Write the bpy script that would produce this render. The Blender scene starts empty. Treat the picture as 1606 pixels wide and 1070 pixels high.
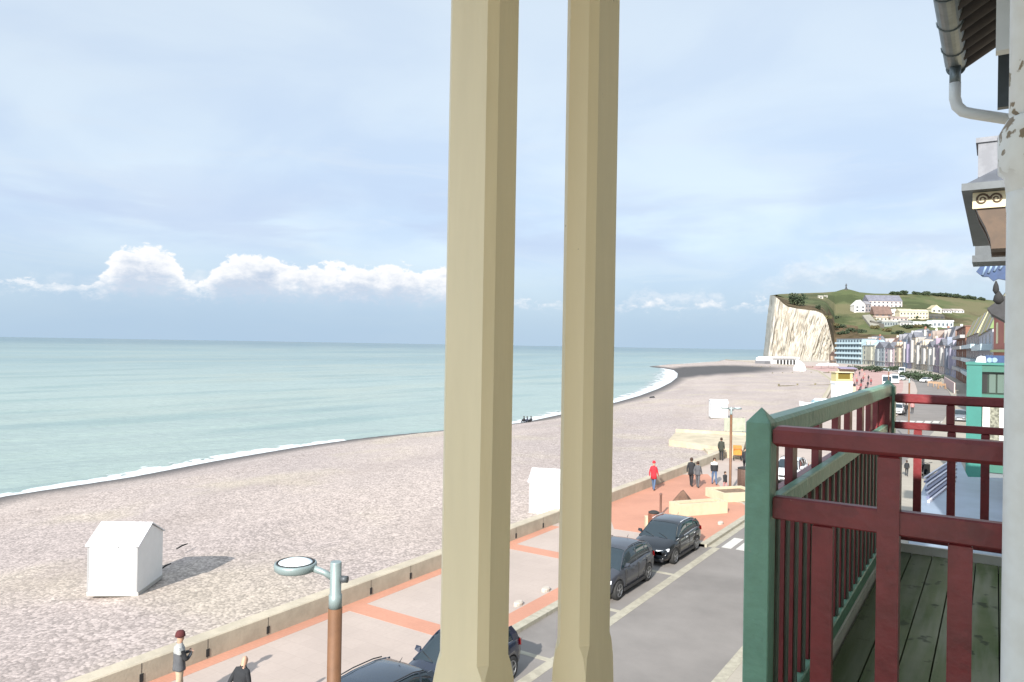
import bpy, bmesh, math, random
import numpy as np
from mathutils import Vector, Matrix
from mathutils.bvhtree import BVHTree
R = math.radians; PI = math.pi
random.seed(7)
scene = bpy.context.scene
COL = scene.collection
# ------------------------------------------------------------------ camera model (also used to survey positions)
F, W, HH, CH = 1160.0, 1606, 1070, 8.6
YAW, PITCH, ROLL = R(33.2), math.atan(6.5/F), R(0.96)
fw = Vector((-math.sin(YAW)*math.cos(PITCH), math.cos(YAW)*math.cos(PITCH), math.sin(PITCH)))
r0 = Vector((math.cos(YAW), math.sin(YAW), 0)); u0 = r0.cross(fw)
rt = r0*math.cos(ROLL) + u0*math.sin(ROLL); up = u0*math.cos(ROLL) - r0*math.sin(ROLL)
EYE = Vector((0, 0, CH))
def ray(x, y): return fw + rt*((x-W/2)/F) - up*((y-HH/2)/F)
def gp(x, y, z=0.0):
    d = ray(x, y); return EYE + d*((z-CH)/d.z)
def ad(x, y, dep): return EYE + ray(x, y)*dep
def onX(x, y, X):
    d = ray(x, y); return EYE + d*(X/d.x)
def onY(x, y, Y):
    d = ray(x, y); return EYE + d*(Y/d.y)
cam = bpy.data.objects.new('camera', bpy.data.cameras.new('camera')); COL.objects.link(cam)
M = Matrix((rt, up, -fw)).transposed().to_4x4(); M.translation = EYE
cam.matrix_world = M
cam.data.sensor_width = 36; cam.data.lens = F/W*36; cam.data.clip_start = 0.05; cam.data.clip_end = 60000
scene.camera = cam
# ------------------------------------------------------------------ colour and material helpers
def lin(c): c = c/255.0; return c/12.92 if c <= .04045 else ((c+.055)/1.055)**2.4
def K(r, g, b, k=1.0): return (lin(r)*k, lin(g)*k, lin(b)*k, 1)
MATS = {}
def pm(name, col, rough=.6, metal=0, var=0, vscale=3, bump=0, bscale=20, col2=None, spec=.5, stretch=(1,1,1), coat=0, detail=6, thr=(.4,.6)):
    if name in MATS: return MATS[name]
    m = bpy.data.materials.new(name); m.use_nodes = True; nt = m.node_tree; N = nt.nodes; Lk = nt.links
    b = N['Principled BSDF']; b.inputs['Base Color'].default_value = col; b.inputs['Roughness'].default_value = rough
    b.inputs['Metallic'].default_value = metal; b.inputs['Specular IOR Level'].default_value = spec
    if coat: b.inputs['Coat Weight'].default_value = coat; b.inputs['Coat Roughness'].default_value = .06
    if var or bump or col2:
        tc = N.new('ShaderNodeTexCoord'); mp = N.new('ShaderNodeMapping'); mp.inputs['Scale'].default_value = stretch
        Lk.new(tc.outputs['Object'], mp.inputs['Vector'])
    if var or col2:
        n = N.new('ShaderNodeTexNoise'); n.inputs['Scale'].default_value = vscale; n.inputs['Detail'].default_value = detail; n.inputs['Roughness'].default_value = .65
        Lk.new(mp.outputs[0], n.inputs['Vector'])
        r = N.new('ShaderNodeValToRGB'); Lk.new(n.outputs['Fac'], r.inputs['Fac'])
        r.color_ramp.elements[0].position, r.color_ramp.elements[1].position = thr
        if col2: c0, c1 = col, col2
        else: c0 = tuple(min(1, v*(1-var)) for v in col[:3])+(1,); c1 = tuple(min(1, v*(1+var)) for v in col[:3])+(1,)
        r.color_ramp.elements[0].color = c0; r.color_ramp.elements[1].color = c1
        Lk.new(r.outputs['Color'], b.inputs['Base Color'])
    if bump:
        n2 = N.new('ShaderNodeTexNoise'); n2.inputs['Scale'].default_value = bscale; n2.inputs['Detail'].default_value = 5
        Lk.new(mp.outputs[0], n2.inputs['Vector'])
        bp = N.new('ShaderNodeBump'); bp.inputs['Strength'].default_value = bump; bp.inputs['Distance'].default_value = .02
        Lk.new(n2.outputs['Fac'], bp.inputs['Height']); Lk.new(bp.outputs[0], b.inputs['Normal'])
    MATS[name] = m; return m
def vmath(nt, op, a, b=None, c=None, clamp=False):
    n = nt.nodes.new('ShaderNodeMath'); n.operation = op; n.use_clamp = clamp
    for i, v in enumerate((a, b, c)):
        if v is None: continue
        if isinstance(v, (int, float)): n.inputs[i].default_value = v
        else: nt.links.new(v, n.inputs[i])
    return n.outputs[0]
def sstep(nt, v, lo, hi, a=0.0, b=1.0):
    n = nt.nodes.new('ShaderNodeMapRange'); n.interpolation_type = 'SMOOTHSTEP'
    nt.links.new(v, n.inputs['Value'])
    for k, x in (('From Min', lo), ('From Max', hi), ('To Min', a), ('To Max', b)):
        if isinstance(x, (int, float)): n.inputs[k].default_value = x
        else: nt.links.new(x, n.inputs[k])
    return n.outputs['Result']
def mixc(nt, f, a, b, mode='MIX'):
    n = nt.nodes.new('ShaderNodeMix'); n.data_type = 'RGBA'; n.blend_type = mode
    for i, v in ((0, f), (6, a), (7, b)):
        if isinstance(v, (int, float)): n.inputs[i].default_value = v
        elif isinstance(v, tuple): n.inputs[i].default_value = v
        else: nt.links.new(v, n.inputs[i])
    return n.outputs[2]
# ------------------------------------------------------------------ mesh builder
class MB:
    def __init__(s): s.v = []; s.f = []; s.m = []; s.sm = []
    def add(s, vs, fs, mi=0, smooth=False):
        o = len(s.v); s.v += [tuple(v) for v in vs]
        for f in fs: s.f.append([i+o for i in f]); s.m.append(mi); s.sm.append(smooth)
        return s
    def box(s, x0, x1, y0, y1, z0, z1, mi=0, mat=None):
        vs = [Vector(p) for p in ((x0,y0,z0),(x1,y0,z0),(x1,y1,z0),(x0,y1,z0),(x0,y0,z1),(x1,y0,z1),(x1,y1,z1),(x0,y1,z1))]
        if mat: vs = [mat @ v for v in vs]
        return s.add(vs, [(0,3,2,1),(4,5,6,7),(0,1,5,4),(1,2,6,5),(2,3,7,6),(3,0,4,7)], mi)
    def cbox(s, x0, x1, y0, y1, z0, z1, c=.01, mi=0):
        # box with chamfered vertical and top edges: stacked octagons
        def ring(z, i): 
            return [(x0+i+c,y0+i,z),(x1-i-c,y0+i,z),(x1-i,y0+i+c,z),(x1-i,y1-i-c,z),(x1-i-c,y1-i,z),(x0+i+c,y1-i,z),(x0+i,y1-i-c,z),(x0+i,y0+i+c,z)]
        return s.rings([ring(z0+c, 0), ring(z1-c, 0), ring(z1, c)], mi, cap0=True, cap1=True)
    def rings(s, rs, mi=0, closed=True, cap0=False, cap1=False, smooth=False):
        n = len(rs[0]); vs = [p for r in rs for p in r]; fs = []
        for i in range(len(rs)-1):
            for j in range(n if closed else n-1):
                k = (j+1) % n; fs.append((i*n+j, i*n+k, (i+1)*n+k, (i+1)*n+j))
        s.add(vs, fs, mi, smooth)
        o = len(s.v)-len(vs)
        if cap0: s.f.append([o+i for i in range(n)][::-1]); s.m.append(mi); s.sm.append(False)
        if cap1: s.f.append([o+(len(rs)-1)*n+i for i in range(n)]); s.m.append(mi); s.sm.append(False)
        return s
    def cyl(s, x, y, z0, z1, r0, r1=None, n=16, mi=0, smooth=True):
        r1 = r0 if r1 is None else r1
        return s.rings([[(x+r*math.cos(2*PI*i/n), y+r*math.sin(2*PI*i/n), z) for i in range(n)] for z, r in ((z0, r0), (z1, r1))], mi, cap0=True, cap1=True, smooth=smooth)
    def lathe(s, x, y, prof, n=20, mi=0, smooth=True):
        return s.rings([[(x+r*math.cos(2*PI*i/n), y+r*math.sin(2*PI*i/n), z) for i in range(n)] for r, z in prof], mi, cap0=True, cap1=True, smooth=smooth)
    def tube(s, pts, r, n=10, mi=0, cap=True):
        pts = [Vector(p) for p in pts]; rs = []; rad = r if isinstance(r, (list, tuple)) else [r]*len(pts)
        prev = None
        for i, p in enumerate(pts):
            t = (pts[min(i+1, len(pts)-1)] - pts[max(i-1, 0)]).normalized()
            if prev is None: a = t.orthogonal().normalized()
            else: a = (prev - t*prev.dot(t)).normalized()
            prev = a; b = t.cross(a)
            rs.append([p + (a*math.cos(2*PI*k/n)+b*math.sin(2*PI*k/n))*rad[i] for k in range(n)])
        return s.rings(rs, mi, cap0=cap, cap1=cap, smooth=True)
    def disc(s, c, ax, r, th, n=20, mi=0, r2=None):
        c = Vector(c); ax = Vector(ax).normalized()
        return s.tube([c-ax*th/2, c+ax*th/2], [r, r if r2 is None else r2], n, mi)
    def prism(s, poly, z0, z1, mi=0):
        n = len(poly); return s.rings([[(p[0],p[1],z0) for p in poly], [(p[0],p[1],z1) for p in poly]], mi, cap0=True, cap1=True)
    def hull(s, pts, mi=0):
        bm = bmesh.new()
        for p in pts: bm.verts.new(p)
        bmesh.ops.convex_hull(bm, input=bm.verts); bm.verts.index_update()
        vv = [v for v in bm.verts if v.link_faces]; idx = {v: i for i, v in enumerate(vv)}
        s.add([v.co for v in vv], [[idx[v] for v in f.verts] for f in bm.faces], mi); bm.free(); return s
    def build(s, name, mats, parent=None, off=None):
        me = bpy.data.meshes.new(name)
        vs = s.v if off is None else [(v[0]-off[0], v[1]-off[1], v[2]-off[2]) for v in s.v]
        me.from_pydata(vs, [], s.f)
        if not isinstance(mats, (list, tuple)): mats = [mats]
        for m in mats: me.materials.append(m)
        me.polygons.foreach_set('material_index', s.m); me.polygons.foreach_set('use_smooth', s.sm)
        bm = bmesh.new(); bm.from_mesh(me); bmesh.ops.recalc_face_normals(bm, faces=bm.faces); bm.to_mesh(me); bm.free()
        o = bpy.data.objects.new(name, me); COL.objects.link(o)
        if parent: o.parent = parent
        elif off is not None: o.location = off
        return o
def tag(o, label=None, cat=None, group=None, kind=None):
    if label: o['label'] = label
    if cat: o['category'] = cat
    if group: o['group'] = group
    if kind: o['kind'] = kind
    return o
def empty(name, loc=(0,0,0), rz=0, label=None, cat=None, group=None):
    o = bpy.data.objects.new(name, None); COL.objects.link(o); o.location = loc; o.rotation_euler = (0,0,rz); o.empty_display_size = .3
    return tag(o, label, cat, group)
def struct(name, mb, m): return tag(mb.build(name, m), kind='structure')
def kids(o): return [c for c in bpy.data.objects if c.parent == o]
def copy_tree(o, parent=None):
    ch = kids(o); c = o.copy(); COL.objects.link(c); c.parent = parent
    for k in ch: copy_tree(k, c)
    return c
def rot(rz, loc=(0,0,0)): return Matrix.Translation(loc) @ Matrix.Rotation(rz, 4, 'Z')
# ------------------------------------------------------------------ light and sky
SUN_EL, SUN_AZ = R(29.6), math.atan2(.184, -.983)     # azimuth measured from +Y towards +X
sv = Vector((math.sin(SUN_AZ)*math.cos(SUN_EL), math.cos(SUN_AZ)*math.cos(SUN_EL), math.sin(SUN_EL)))
sl = bpy.data.objects.new('sun', bpy.data.lights.new('sun', 'SUN')); COL.objects.link(sl)
sl.data.energy = 4.6; sl.data.angle = R(.6); sl.data.color = (1, .945, .87)
sl.rotation_euler = sv.to_track_quat('Z', 'Y').to_euler()
w = bpy.data.worlds.new('World'); scene.world = w; w.use_nodes = True; nt = w.node_tree; N = nt.nodes; Lk = nt.links
bg = N['Background']; sky = N.new('ShaderNodeTexSky'); sky.sky_type = 'NISHITA'; sky.sun_disc = False
sky.sun_elevation = SUN_EL; sky.sun_rotation = SUN_AZ; sky.air_density = 1.0; sky.dust_density = .6; sky.ozone_density = 1.2
SK = .1
tc = N.new('ShaderNodeTexCoord'); sp = N.new('ShaderNodeSeparateXYZ'); Lk.new(tc.outputs['Generated'], sp.inputs[0])
az = vmath(nt, 'MULTIPLY', vmath(nt, 'ARCTAN2', sp.outputs['X'], sp.outputs['Y']), 180/PI)
el = vmath(nt, 'MULTIPLY', vmath(nt, 'ARCSINE', sp.outputs['Z']), 180/PI)
def nz(sx, sy, scale, det=6, rough=.6, ox=0, dist=0):
    c = N.new('ShaderNodeCombineXYZ'); Lk.new(vmath(nt, 'MULTIPLY_ADD', az, sx, ox), c.inputs[0]); Lk.new(vmath(nt, 'MULTIPLY', el, sy), c.inputs[1])
    n = N.new('ShaderNodeTexNoise'); n.inputs['Scale'].default_value = scale; n.inputs['Detail'].default_value = det; n.inputs['Roughness'].default_value = rough; n.inputs['Distortion'].default_value = dist
    Lk.new(c.outputs[0], n.inputs['Vector']); return n.outputs['Fac']
def k10(t): return tuple(v/SK for v in t[:3])+(1,)
E0 = .5     # radiance scale against displayed value at exposure +1
pale = k10(K(221,234,245,E0*1.07)); blue = k10(K(195,212,236,E0*1.07)); white = k10(K(250,251,253,E0)); hblue = k10(K(172,199,224,E0*1.04)); grey = k10(K(196,212,232,E0))
base = sky.outputs[0]
veil = mixc(nt, sstep(nt, nz(.05, .11, 1.1, 5, .5, 3.0, .4), .36, .62), blue, pale)
# paler towards the top and left of the view, as high thin cloud
veil = mixc(nt, sstep(nt, el, 7, 24, 0, .7), veil, pale)
wisps = vmath(nt, 'MULTIPLY', sstep(nt, nz(.09, .42, 1.0, 7, .6, 9.0, .8), .48, .72), sstep(nt, el, 24, 8, 0, .6))
veil = mixc(nt, wisps, veil, k10(K(226,235,245,E0)))
c1 = mixc(nt, .82, base, veil)
low = sstep(nt, el, 9, 0.4, 0, .85)
c2 = mixc(nt, low, c1, hblue)
# grey-blue cloud floor band around 8-11 degrees
band = vmath(nt, 'MULTIPLY', sstep(nt, nz(.06, .3, 1.0, 5, .5, 21.0, .3), .42, .6), vmath(nt, 'MULTIPLY', sstep(nt, el, 5.5, 8, 0, .55), sstep(nt, el, 14, 9)))
c3 = mixc(nt, band, c2, k10(K(190,206,234,E0*1.08)))
# cumulus banks low over the sea
def pxaz(x): return math.degrees(math.atan2((x-803)/F, 1)) - 33.2
nA = nz(1, 1.5, .42, 8, .58, 12.3, .35); nB = nz(1, 1.7, 1.15, 5, .62, 33, .2)
def top(x0, x1, t, soft, drop=3.0):
    a0, a1 = pxaz(x0), pxaz(x1)
    win = vmath(nt, 'MULTIPLY', sstep(nt, az, a0, a0+soft), sstep(nt, az, a1, a1-soft))
    return vmath(nt, 'MULTIPLY_ADD', win, drop, t-drop)
def bank(tops, lo, hi, cin, amp=3.4, edge=.3, st=1, wc=None, gc=None):
    h = tops[0]
    for t_ in tops[1:]: h = vmath(nt, 'MAXIMUM', h, t_)
    d = vmath(nt, 'SUBTRACT', vmath(nt, 'ADD', h, vmath(nt, 'MULTIPLY_ADD', nA, amp, -amp*.5)), el)
    d = vmath(nt, 'ADD', d, vmath(nt, 'MULTIPLY_ADD', nB, 1.1, -.55))
    m = sstep(nt, d, 0, edge)
    eb = vmath(nt, 'ADD', el, vmath(nt, 'MULTIPLY_ADD', nB, 2.6, -1.3))
    m = vmath(nt, 'MULTIPLY', m, sstep(nt, eb, lo, hi, 0, st))
    sh = sstep(nt, vmath(nt, 'ADD', d, vmath(nt, 'MULTIPLY_ADD', nB, -3.2, 1.6)), .35, 2.6)
    return mixc(nt, m, cin, mixc(nt, sh, wc or white, gc or grey))
white = k10(K(252,252,253,E0*1.08)); grey = k10(K(198,212,232,E0*1.0))
c4 = bank([top(20,330,4.9,2.5)], 2.6, 5.0, c3, st=.25, edge=1.2, amp=3.0)
c4 = bank([top(100,760,5.1,4)], 2.0, 4.6, c4, st=.35, edge=1.2, amp=2.2)
c4 = bank([top(118,325,6.5,3.4,3.0), top(296,480,6.35,2.6,3.0), top(360,800,5.85,2.4,3.0)], 2.6, 4.6, c4, st=.95, edge=.35)
c4 = bank([top(940,1180,4.5,2.5)], 2.6, 4.2, c4, amp=3, edge=.9, st=.35)
c4 = bank([top(1150,2100,7.0,5)], 3.0, 6, c4, amp=4.5, edge=1.6, st=.45, gc=k10(K(196,210,228,E0)))
# unseen sky brightened towards the sun and overhead, added to lift shaded faces
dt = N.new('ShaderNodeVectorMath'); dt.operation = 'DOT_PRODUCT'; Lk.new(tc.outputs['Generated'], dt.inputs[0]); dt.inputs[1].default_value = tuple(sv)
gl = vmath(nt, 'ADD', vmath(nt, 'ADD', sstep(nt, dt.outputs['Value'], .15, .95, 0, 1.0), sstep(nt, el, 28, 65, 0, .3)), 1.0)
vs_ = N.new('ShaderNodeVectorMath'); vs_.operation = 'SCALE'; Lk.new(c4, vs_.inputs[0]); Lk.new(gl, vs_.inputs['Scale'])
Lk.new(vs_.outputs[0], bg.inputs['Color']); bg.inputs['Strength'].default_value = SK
scene.view_settings.view_transform = 'Standard'; scene.view_settings.look = 'None'; scene.view_settings.gamma = 1; scene.view_settings.exposure = 1.0
w.cycles.sampling_method = 'MANUAL'; w.cycles.sample_map_resolution = 256
scene.cycles.max_bounces = 5; scene.cycles.transparent_max_bounces = 6; scene.cycles.use_denoising = True
# ------------------------------------------------------------------ plan lines
SEA = -1.6
shore_px = [(-700,960),(-300,845),(0,779),(100,764),(200,749),(330,724),(460,702),(540,691),(600,684),(700,675),(760,670),(820,662.5),(850,656),(885,648.5),(930,639),(965,631),(1000,621),(1030,610),(1050,600),(1060,592),(1061,586),(1055,581),(1040,578),(1022,576),(1018,575),(1035,573.4),(1062,572),(1110,568.5),(1160,566.3),(1200,565)]
shore = [gp(x, y, SEA) for x, y in shore_px]
wall_line = [(-17.9,-25),(-17.9,0),(-17.9,30),(-17.9,60),(-19.3,95),(-22.8,125),(-28,160),(-36.5,215),(-58,310),(-84,390),(-112,450),(-150,520),(-172,560)]
def resample(pl, n, ext=None):
    P = [Vector((p[0],p[1],0)) for p in pl]; L = [0]
    for a, b in zip(P, P[1:]): L.append(L[-1]+(b-a).length)
    out = []
    for i in range(n):
        s = L[-1]*i/(n-1); j = 0
        while j < len(L)-2 and L[j+1] < s: j += 1
        t = (s-L[j])/(L[j+1]-L[j]); out.append(P[j].lerp(P[j+1], t))
    return out
def smooth_line(pl, n=200, it=12):
    q = resample(pl, n)
    for _ in range(it):
        q = [q[0]]+[(q[i-1]+q[i]*2+q[i+1])/4 for i in range(1, n-1)]+[q[-1]]
    return q
WL = smooth_line(wall_line, 240, 30)
def at_y(pl, Y):
    for a, b in zip(pl, pl[1:]):
        if min(a.y, b.y) <= Y <= max(a.y, b.y) and abs(a.y-b.y) > 1e-6: return a.x+(b.x-a.x)*(Y-a.y)/(b.y-a.y)
    return pl[-1].x
def ribbon(mb, left, right, z, mi=0):
    n = len(left); mb.add([(p.x,p.y,z) for p in left]+[(p.x,p.y,z) for p in right], [(i, n+i, n+i+1, i+1) for i in range(n-1)], mi)
def offset(pl, d):
    out = []
    for i, p in enumerate(pl):
        t = (pl[min(i+1, len(pl)-1)]-pl[max(i-1, 0)]).normalized(); out.append(p+Vector((t.y, -t.x, 0))*d)
    return out
KL = smooth_line([(-12.1,-25),(-12.1,30),(-12.1,31)], 60, 0)
road_l = smooth_line([(-10.15,-25),(-10.15,60),(-10.5,101),(-11.0,128),(-13.5,180),(-19,240),(-31,330),(-47,410),(-62,450)], 200, 20)
road_r = smooth_line([(-5.9,-25),(-5.9,60),(-5.4,105),(-6.0,150),(-8.6,190),(-13,240),(-22,310),(-34,380),(-46,430)], 200, 20)
# ------------------------------------------------------------------ ground materials
def asphalt():
    m = pm('asphalt', K(152,146,141,.56), .85, var=.15, vscale=.3, detail=10, thr=(.35,.65), bump=.25, bscale=60); return m
def paving(name, c, brick=(.2,.1), dk=.12):
    m = bpy.data.materials.new(name); m.use_nodes = True; nt2 = m.node_tree; b = nt2.nodes['Principled BSDF']; b.inputs['Roughness'].default_value = .8
    tc2 = nt2.nodes.new('ShaderNodeTexCoord'); n = nt2.nodes.new('ShaderNodeTexNoise'); n.inputs['Scale'].default_value = .35; n.inputs['Detail'].default_value = 8; nt2.links.new(tc2.outputs['Object'], n.inputs['Vector'])
    n2 = nt2.nodes.new('ShaderNodeTexNoise'); n2.inputs['Scale'].default_value = 9; n2.inputs['Detail'].default_value = 4; nt2.links.new(tc2.outputs['Object'], n2.inputs['Vector'])
    br = nt2.nodes.new('ShaderNodeTexBrick'); br.inputs['Scale'].default_value = 1; br.inputs['Brick Width'].default_value = brick[0]; br.inputs['Row Height'].default_value = brick[1]; br.inputs['Mortar Size'].default_value = .006
    br.inputs['Color1'].default_value = (1,1,1,1); br.inputs['Color2'].default_value = (.95,.95,.95,1); br.inputs['Mortar'].default_value = (.86,.86,.86,1)
    nt2.links.new(tc2.outputs['Object'], br.inputs['Vector'])
    f = sstep(nt2, n.outputs['Fac'], .35, .65)
    a = mixc(nt2, f, tuple(v*(1-dk) for v in c[:3])+(1,), c)
    a = mixc(nt2, sstep(nt2, n2.outputs['Fac'], .3, .7, 0, .25), a, tuple(v*.8 for v in c[:3])+(1,))
    a = mixc(nt2, 1.0, a, br.outputs['Color'], 'MULTIPLY')
    nt2.links.new(a, b.inputs['Base Color']); return m
M_asph = asphalt()
M_prom = paving('pink_paving', K(222,204,192,.52), (.6,.6), .1)
M_red = paving('terracotta_paving', K(230,166,138,.56), (.22,.11), .14)
M_side = paving('beige_sidewalk', K(205,196,180,.52), (.5,.5), .1)
M_kerb = pm('kerb_concrete', K(205,198,178,.5), .8, var=.12, vscale=4, bump=.2)
M_wallc = pm('sea_wall_concrete', K(208,196,174,.58), .85, var=.1, vscale=1.2, bump=.25, bscale=15)
M_white = pm('road_paint', K(235,233,225,.55), .7, var=.1, vscale=8)
M_sand = pm('sandy_paving', K(206,196,180,.5), .9, var=.1, vscale=.2)
# pebbles
def pebble_mat():
    m = bpy.data.materials.new('shingle'); m.use_nodes = True; n2 = m.node_tree; b = n2.nodes['Principled BSDF']; b.inputs['Roughness'].default_value = .75; b.inputs['Specular IOR Level'].default_value = .3
    tc2 = n2.nodes.new('ShaderNodeTexCoord')
    def vor(s, feat='F1'):
        v = n2.nodes.new('ShaderNodeTexVoronoi'); v.inputs['Scale'].default_value = s; v.feature = feat; n2.links.new(tc2.outputs['Object'], v.inputs['Vector']); return v
    def noi(s, d=5):
        v = n2.nodes.new('ShaderNodeTexNoise'); v.inputs['Scale'].default_value = s; v.inputs['Detail'].default_value = d; n2.links.new(tc2.outputs['Object'], v.inputs['Vector']); return v.outputs['Fac']
    v1 = vor(11); v2 = vor(3.1)
    sx = n2.nodes.new('ShaderNodeSeparateColor'); n2.links.new(v1.outputs['Color'], sx.inputs[0])
    sx2 = n2.nodes.new('ShaderNodeSeparateColor'); n2.links.new(v2.outputs['Color'], sx2.inputs[0])
    big = sstep(n2, noi(.045,3), .38, .62)
    cA = K(215,199,189,.56); cB = K(206,191,184,.54)
    base = mixc(n2, big, cA, cB)
    base = mixc(n2, sstep(n2, noi(.11, 4), .5, .68, 0, .5), base, K(220,206,182,.56))
    val = sstep(n2, sx.outputs[0], 0.0, 1.0, .73, 1.24)
    val2 = sstep(n2, sx2.outputs[1], 0.0, 1.0, .93, 1.07)
    edge = sstep(n2, v1.outputs['Distance'], .35, .8, 1.0, .8)
    t = vmath(n2, 'MULTIPLY', vmath(n2, 'MULTIPLY', val, val2), edge)
    cmb = n2.nodes.new('ShaderNodeCombineColor')
    for i in range(3): n2.links.new(t, cmb.inputs[i])
    col = mixc(n2, 1.0, base, cmb.outputs[0], 'MULTIPLY')
    ad_ = n2.nodes.new('ShaderNodeAttribute'); ad_.attribute_name = 'shore'
    q_ = vmath(n2, 'ADD', ad_.outputs['Fac'], vmath(n2, 'MULTIPLY', noi(.06, 4), 14))
    tide = vmath(n2, 'SINE', vmath(n2, 'MULTIPLY', q_, .55))
    col = mixc(n2, sstep(n2, vmath(n2, 'MULTIPLY', tide, noi(.3, 5)), .25, .6, 0, .3), col, K(188,172,162,.5))
    sp_ = sstep(n2, noi(2.2, 6), .62, .72, 0, .25); col = mixc(n2, sp_, col, K(120,108,98,.5))
    at = n2.nodes.new('ShaderNodeAttribute'); at.attribute_name = 'wet'
    col = mixc(n2, sstep(n2, at.outputs['Fac'], 0, 1, 0, .95), col, K(108,105,104,.3))
    n2.links.new(col, b.inputs['Base Color'])
    bp = n2.nodes.new('ShaderNodeBump'); bp.inputs['Strength'].default_value = .28; bp.inputs['Distance'].default_value = .03; bp.invert = True
    n2.links.new(v1.outputs['Distance'], bp.inputs['Height']); n2.links.new(bp.outputs[0], b.inputs['Normal'])
    return m
M_peb = pebble_mat()
# ------------------------------------------------------------------ ground, road, promenade
g = MB(); g.box(-18.6, 500, -80, 700, -1.2, -.12)
land = MB(); land.prism([(-17.9,-80),(500,-80),(500,1200),(-100,1200),(-172,560),(-112,452),(-84,392),(-58,312),(-36.5,217),(-28,162),(-22.8,127),(-19.3,97),(-17.9,62)], -1.5, -.13)
struct('ground', land, M_sand)
pr = MB(); kerb_edge = []
for p in WL:
    kerb_edge.append(Vector((-12.1, p.y, 0)) if p.y < 61 else Vector((at_y(road_l, p.y)-.35, p.y, 0)))
# promenade slab 12 cm above the carriageway, bounded by its kerb
prl = offset(WL, .2)
n = len(prl); pr.add([(p.x,p.y,0) for p in prl]+[(p.x,p.y,0) for p in kerb_edge]+[(p.x,p.y,-.14) for p in kerb_edge], [(i, n+i, n+i+1, i+1) for i in range(n-1)]+[(n+i, 2*n+i, 2*n+i+1, n+i+1) for i in range(n-1)])
pr.box(-12.1,-10.6,31.9,42,-.14,0)
struct('promenade', pr, M_prom)
rd = MB(); pls = [Vector((-12.3 if p.y < 60 else at_y(road_l, p.y)-.6, p.y, 0)) for p in road_r]; ribbon(rd, pls, offset(road_r, .3), -.12)
struct('road', rd, M_asph)
sw = MB(); rr = [p for p in road_r]
bl = [Vector((-1.2 if p.y < 60 else p.x+4, p.y, 0)) for p in rr]
n = len(rr); sw.add([(p.x,p.y,0) for p in rr]+[(p.x+7 if p.y > 60 else 6,p.y,0) for p in rr]+[(p.x,p.y,-.13) for p in rr], [(i, n+i, n+i+1, i+1) for i in range(n-1)]+[(i, 2*n+i, 2*n+i+1, i+1) for i in range(n-1)])
struct('sidewalk', sw, M_side)
kb = MB()
kb.box(-12.32, -12.0, -25, 31.9, -.12, .006); kb.box(-12.32,-10.5, 31.9, 32.2, -.12, .006); kb.box(-10.82,-10.5, 32.2, 42, -.12, .006); kb.box(-12.32,-10.82,41.7,42,-.12,.006); kb.box(-12.32,-12.0,42,60,-.12,.006)
kb.box(-6.05,-5.75,-25,60,-.12,.006)
struct('kerb', kb, M_kerb)
# parking lane edge: broad pale concrete strip, bay ticks, crossing
mk = MB(); mk.box(-10.3,-9.98,-25,32.1,-.13,-.114); mk.box(-10.5,-10.2,32.1,60,-.13,-.114)
for a in (17.75, 22.35, 27.2): mk.box(-12.0,-10.3,a,a+.2,-.13,-.113)
struct('parking_strip', mk, M_kerb)
cw = MB()
for i in range(8): 
    y0 = 32.4; x0 = -10.0+i*.62; cw.box(x0, x0+.42, 32.35+i*.03, 34.3, -.13, -.115)
cw2 = [gp(1390+i*13, 661.5+i*.1, -.12) for i in range(8)]
for p in cw2: cw.box(p.x-.35, p.x+.35, p.y-1.6, p.y+1.6, -.13, -.115)
struct('road_markings', cw, M_white)
tr = MB()
tr.prism([(-17.7,36.6),(-15.0,32.0),(-12.32,32.2),(-10.82,32.5),(-10.82,40.2),(-13.4,44.2),(-16.4,49.8),(-17.7,48.5)], 0, .004)
tr.box(-17.7,-17.25,-25,30.8,-.02,.004)         # band along the wall foot
tr.box(-12.95,-12.32,-25,32.0,-.02,.004)        # band along the kerb
for y in (-3.4, 6.9, 17.1, 26.2): tr.box(-17.25,-12.95,y,y+.78,-.02,.004)
struct('terracotta_bands', tr, M_red)
# pink far promenade surface
fp = MB(); q1 = [p for p in WL if 118 < p.y < 430]
ribbon(fp, [Vector((p.x+3.5, p.y, 0)) for p in q1], [Vector((at_y(road_l, p.y)-3.2 if at_y(road_l,p.y)-3.2 > p.x+4 else p.x+8, p.y, 0)) for p in q1], .006)
struct('far_promenade_paving', fp, pm('pink_far', K(214,176,168,.5), .9, var=.1, vscale=.3))
# sea wall: concrete panels with drain slots
wr = empty('sea_wall', (-17.7,0,0), 0, 'low beige concrete sea wall between the promenade and the shingle', 'wall')
wb = MB(); a = offset(WL, .2); b_ = offset(WL, -.25); n = len(WL); H_ = .56
wb.add([(p.x,p.y,-.4) for p in a]+[(p.x,p.y,H_-.03) for p in a]+[(p.x-.03,p.y,H_) for p in a]+[(p.x,p.y,H_) for p in b_]+[(p.x,p.y,-.6) for p in b_],
       [(k*n+i, (k+1)*n+i, (k+1)*n+i+1, k*n+i+1) for k in range(4) for i in range(n-1)])
wb.build('wall_body', M_wallc, wr, off=(-17.7,0,0))
M_dark = pm('dark_gap', (.02,.02,.02,1), .9)
def drain(yy, slot=True):
    s_ = MB(); s_.box(.0,.004,-.006,.006,.02,.535)
    if slot: s_.box(.0,.012,-.05,.05,.06,.27)
    o = s_.build('drain_slot', M_dark, wr); o.location = (0.0, yy, 0); return o
ys = [gp(x, y).y for x, y in ((429,1000),(329,1035),(213,1070),(584,935),(647,911))]
d0 = drain(ys[0])
for yy in ys[1:]+[ys[4]+2.35*k for k in range(1, 8)]:
    o = d0.copy(); COL.objects.link(o); o.location = (0, yy, 0)
cap = MB(); c1_ = offset(WL, -.26); c2_ = offset(WL, -.75)
ribbon(cap, c1_, c2_, .44); 
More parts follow.
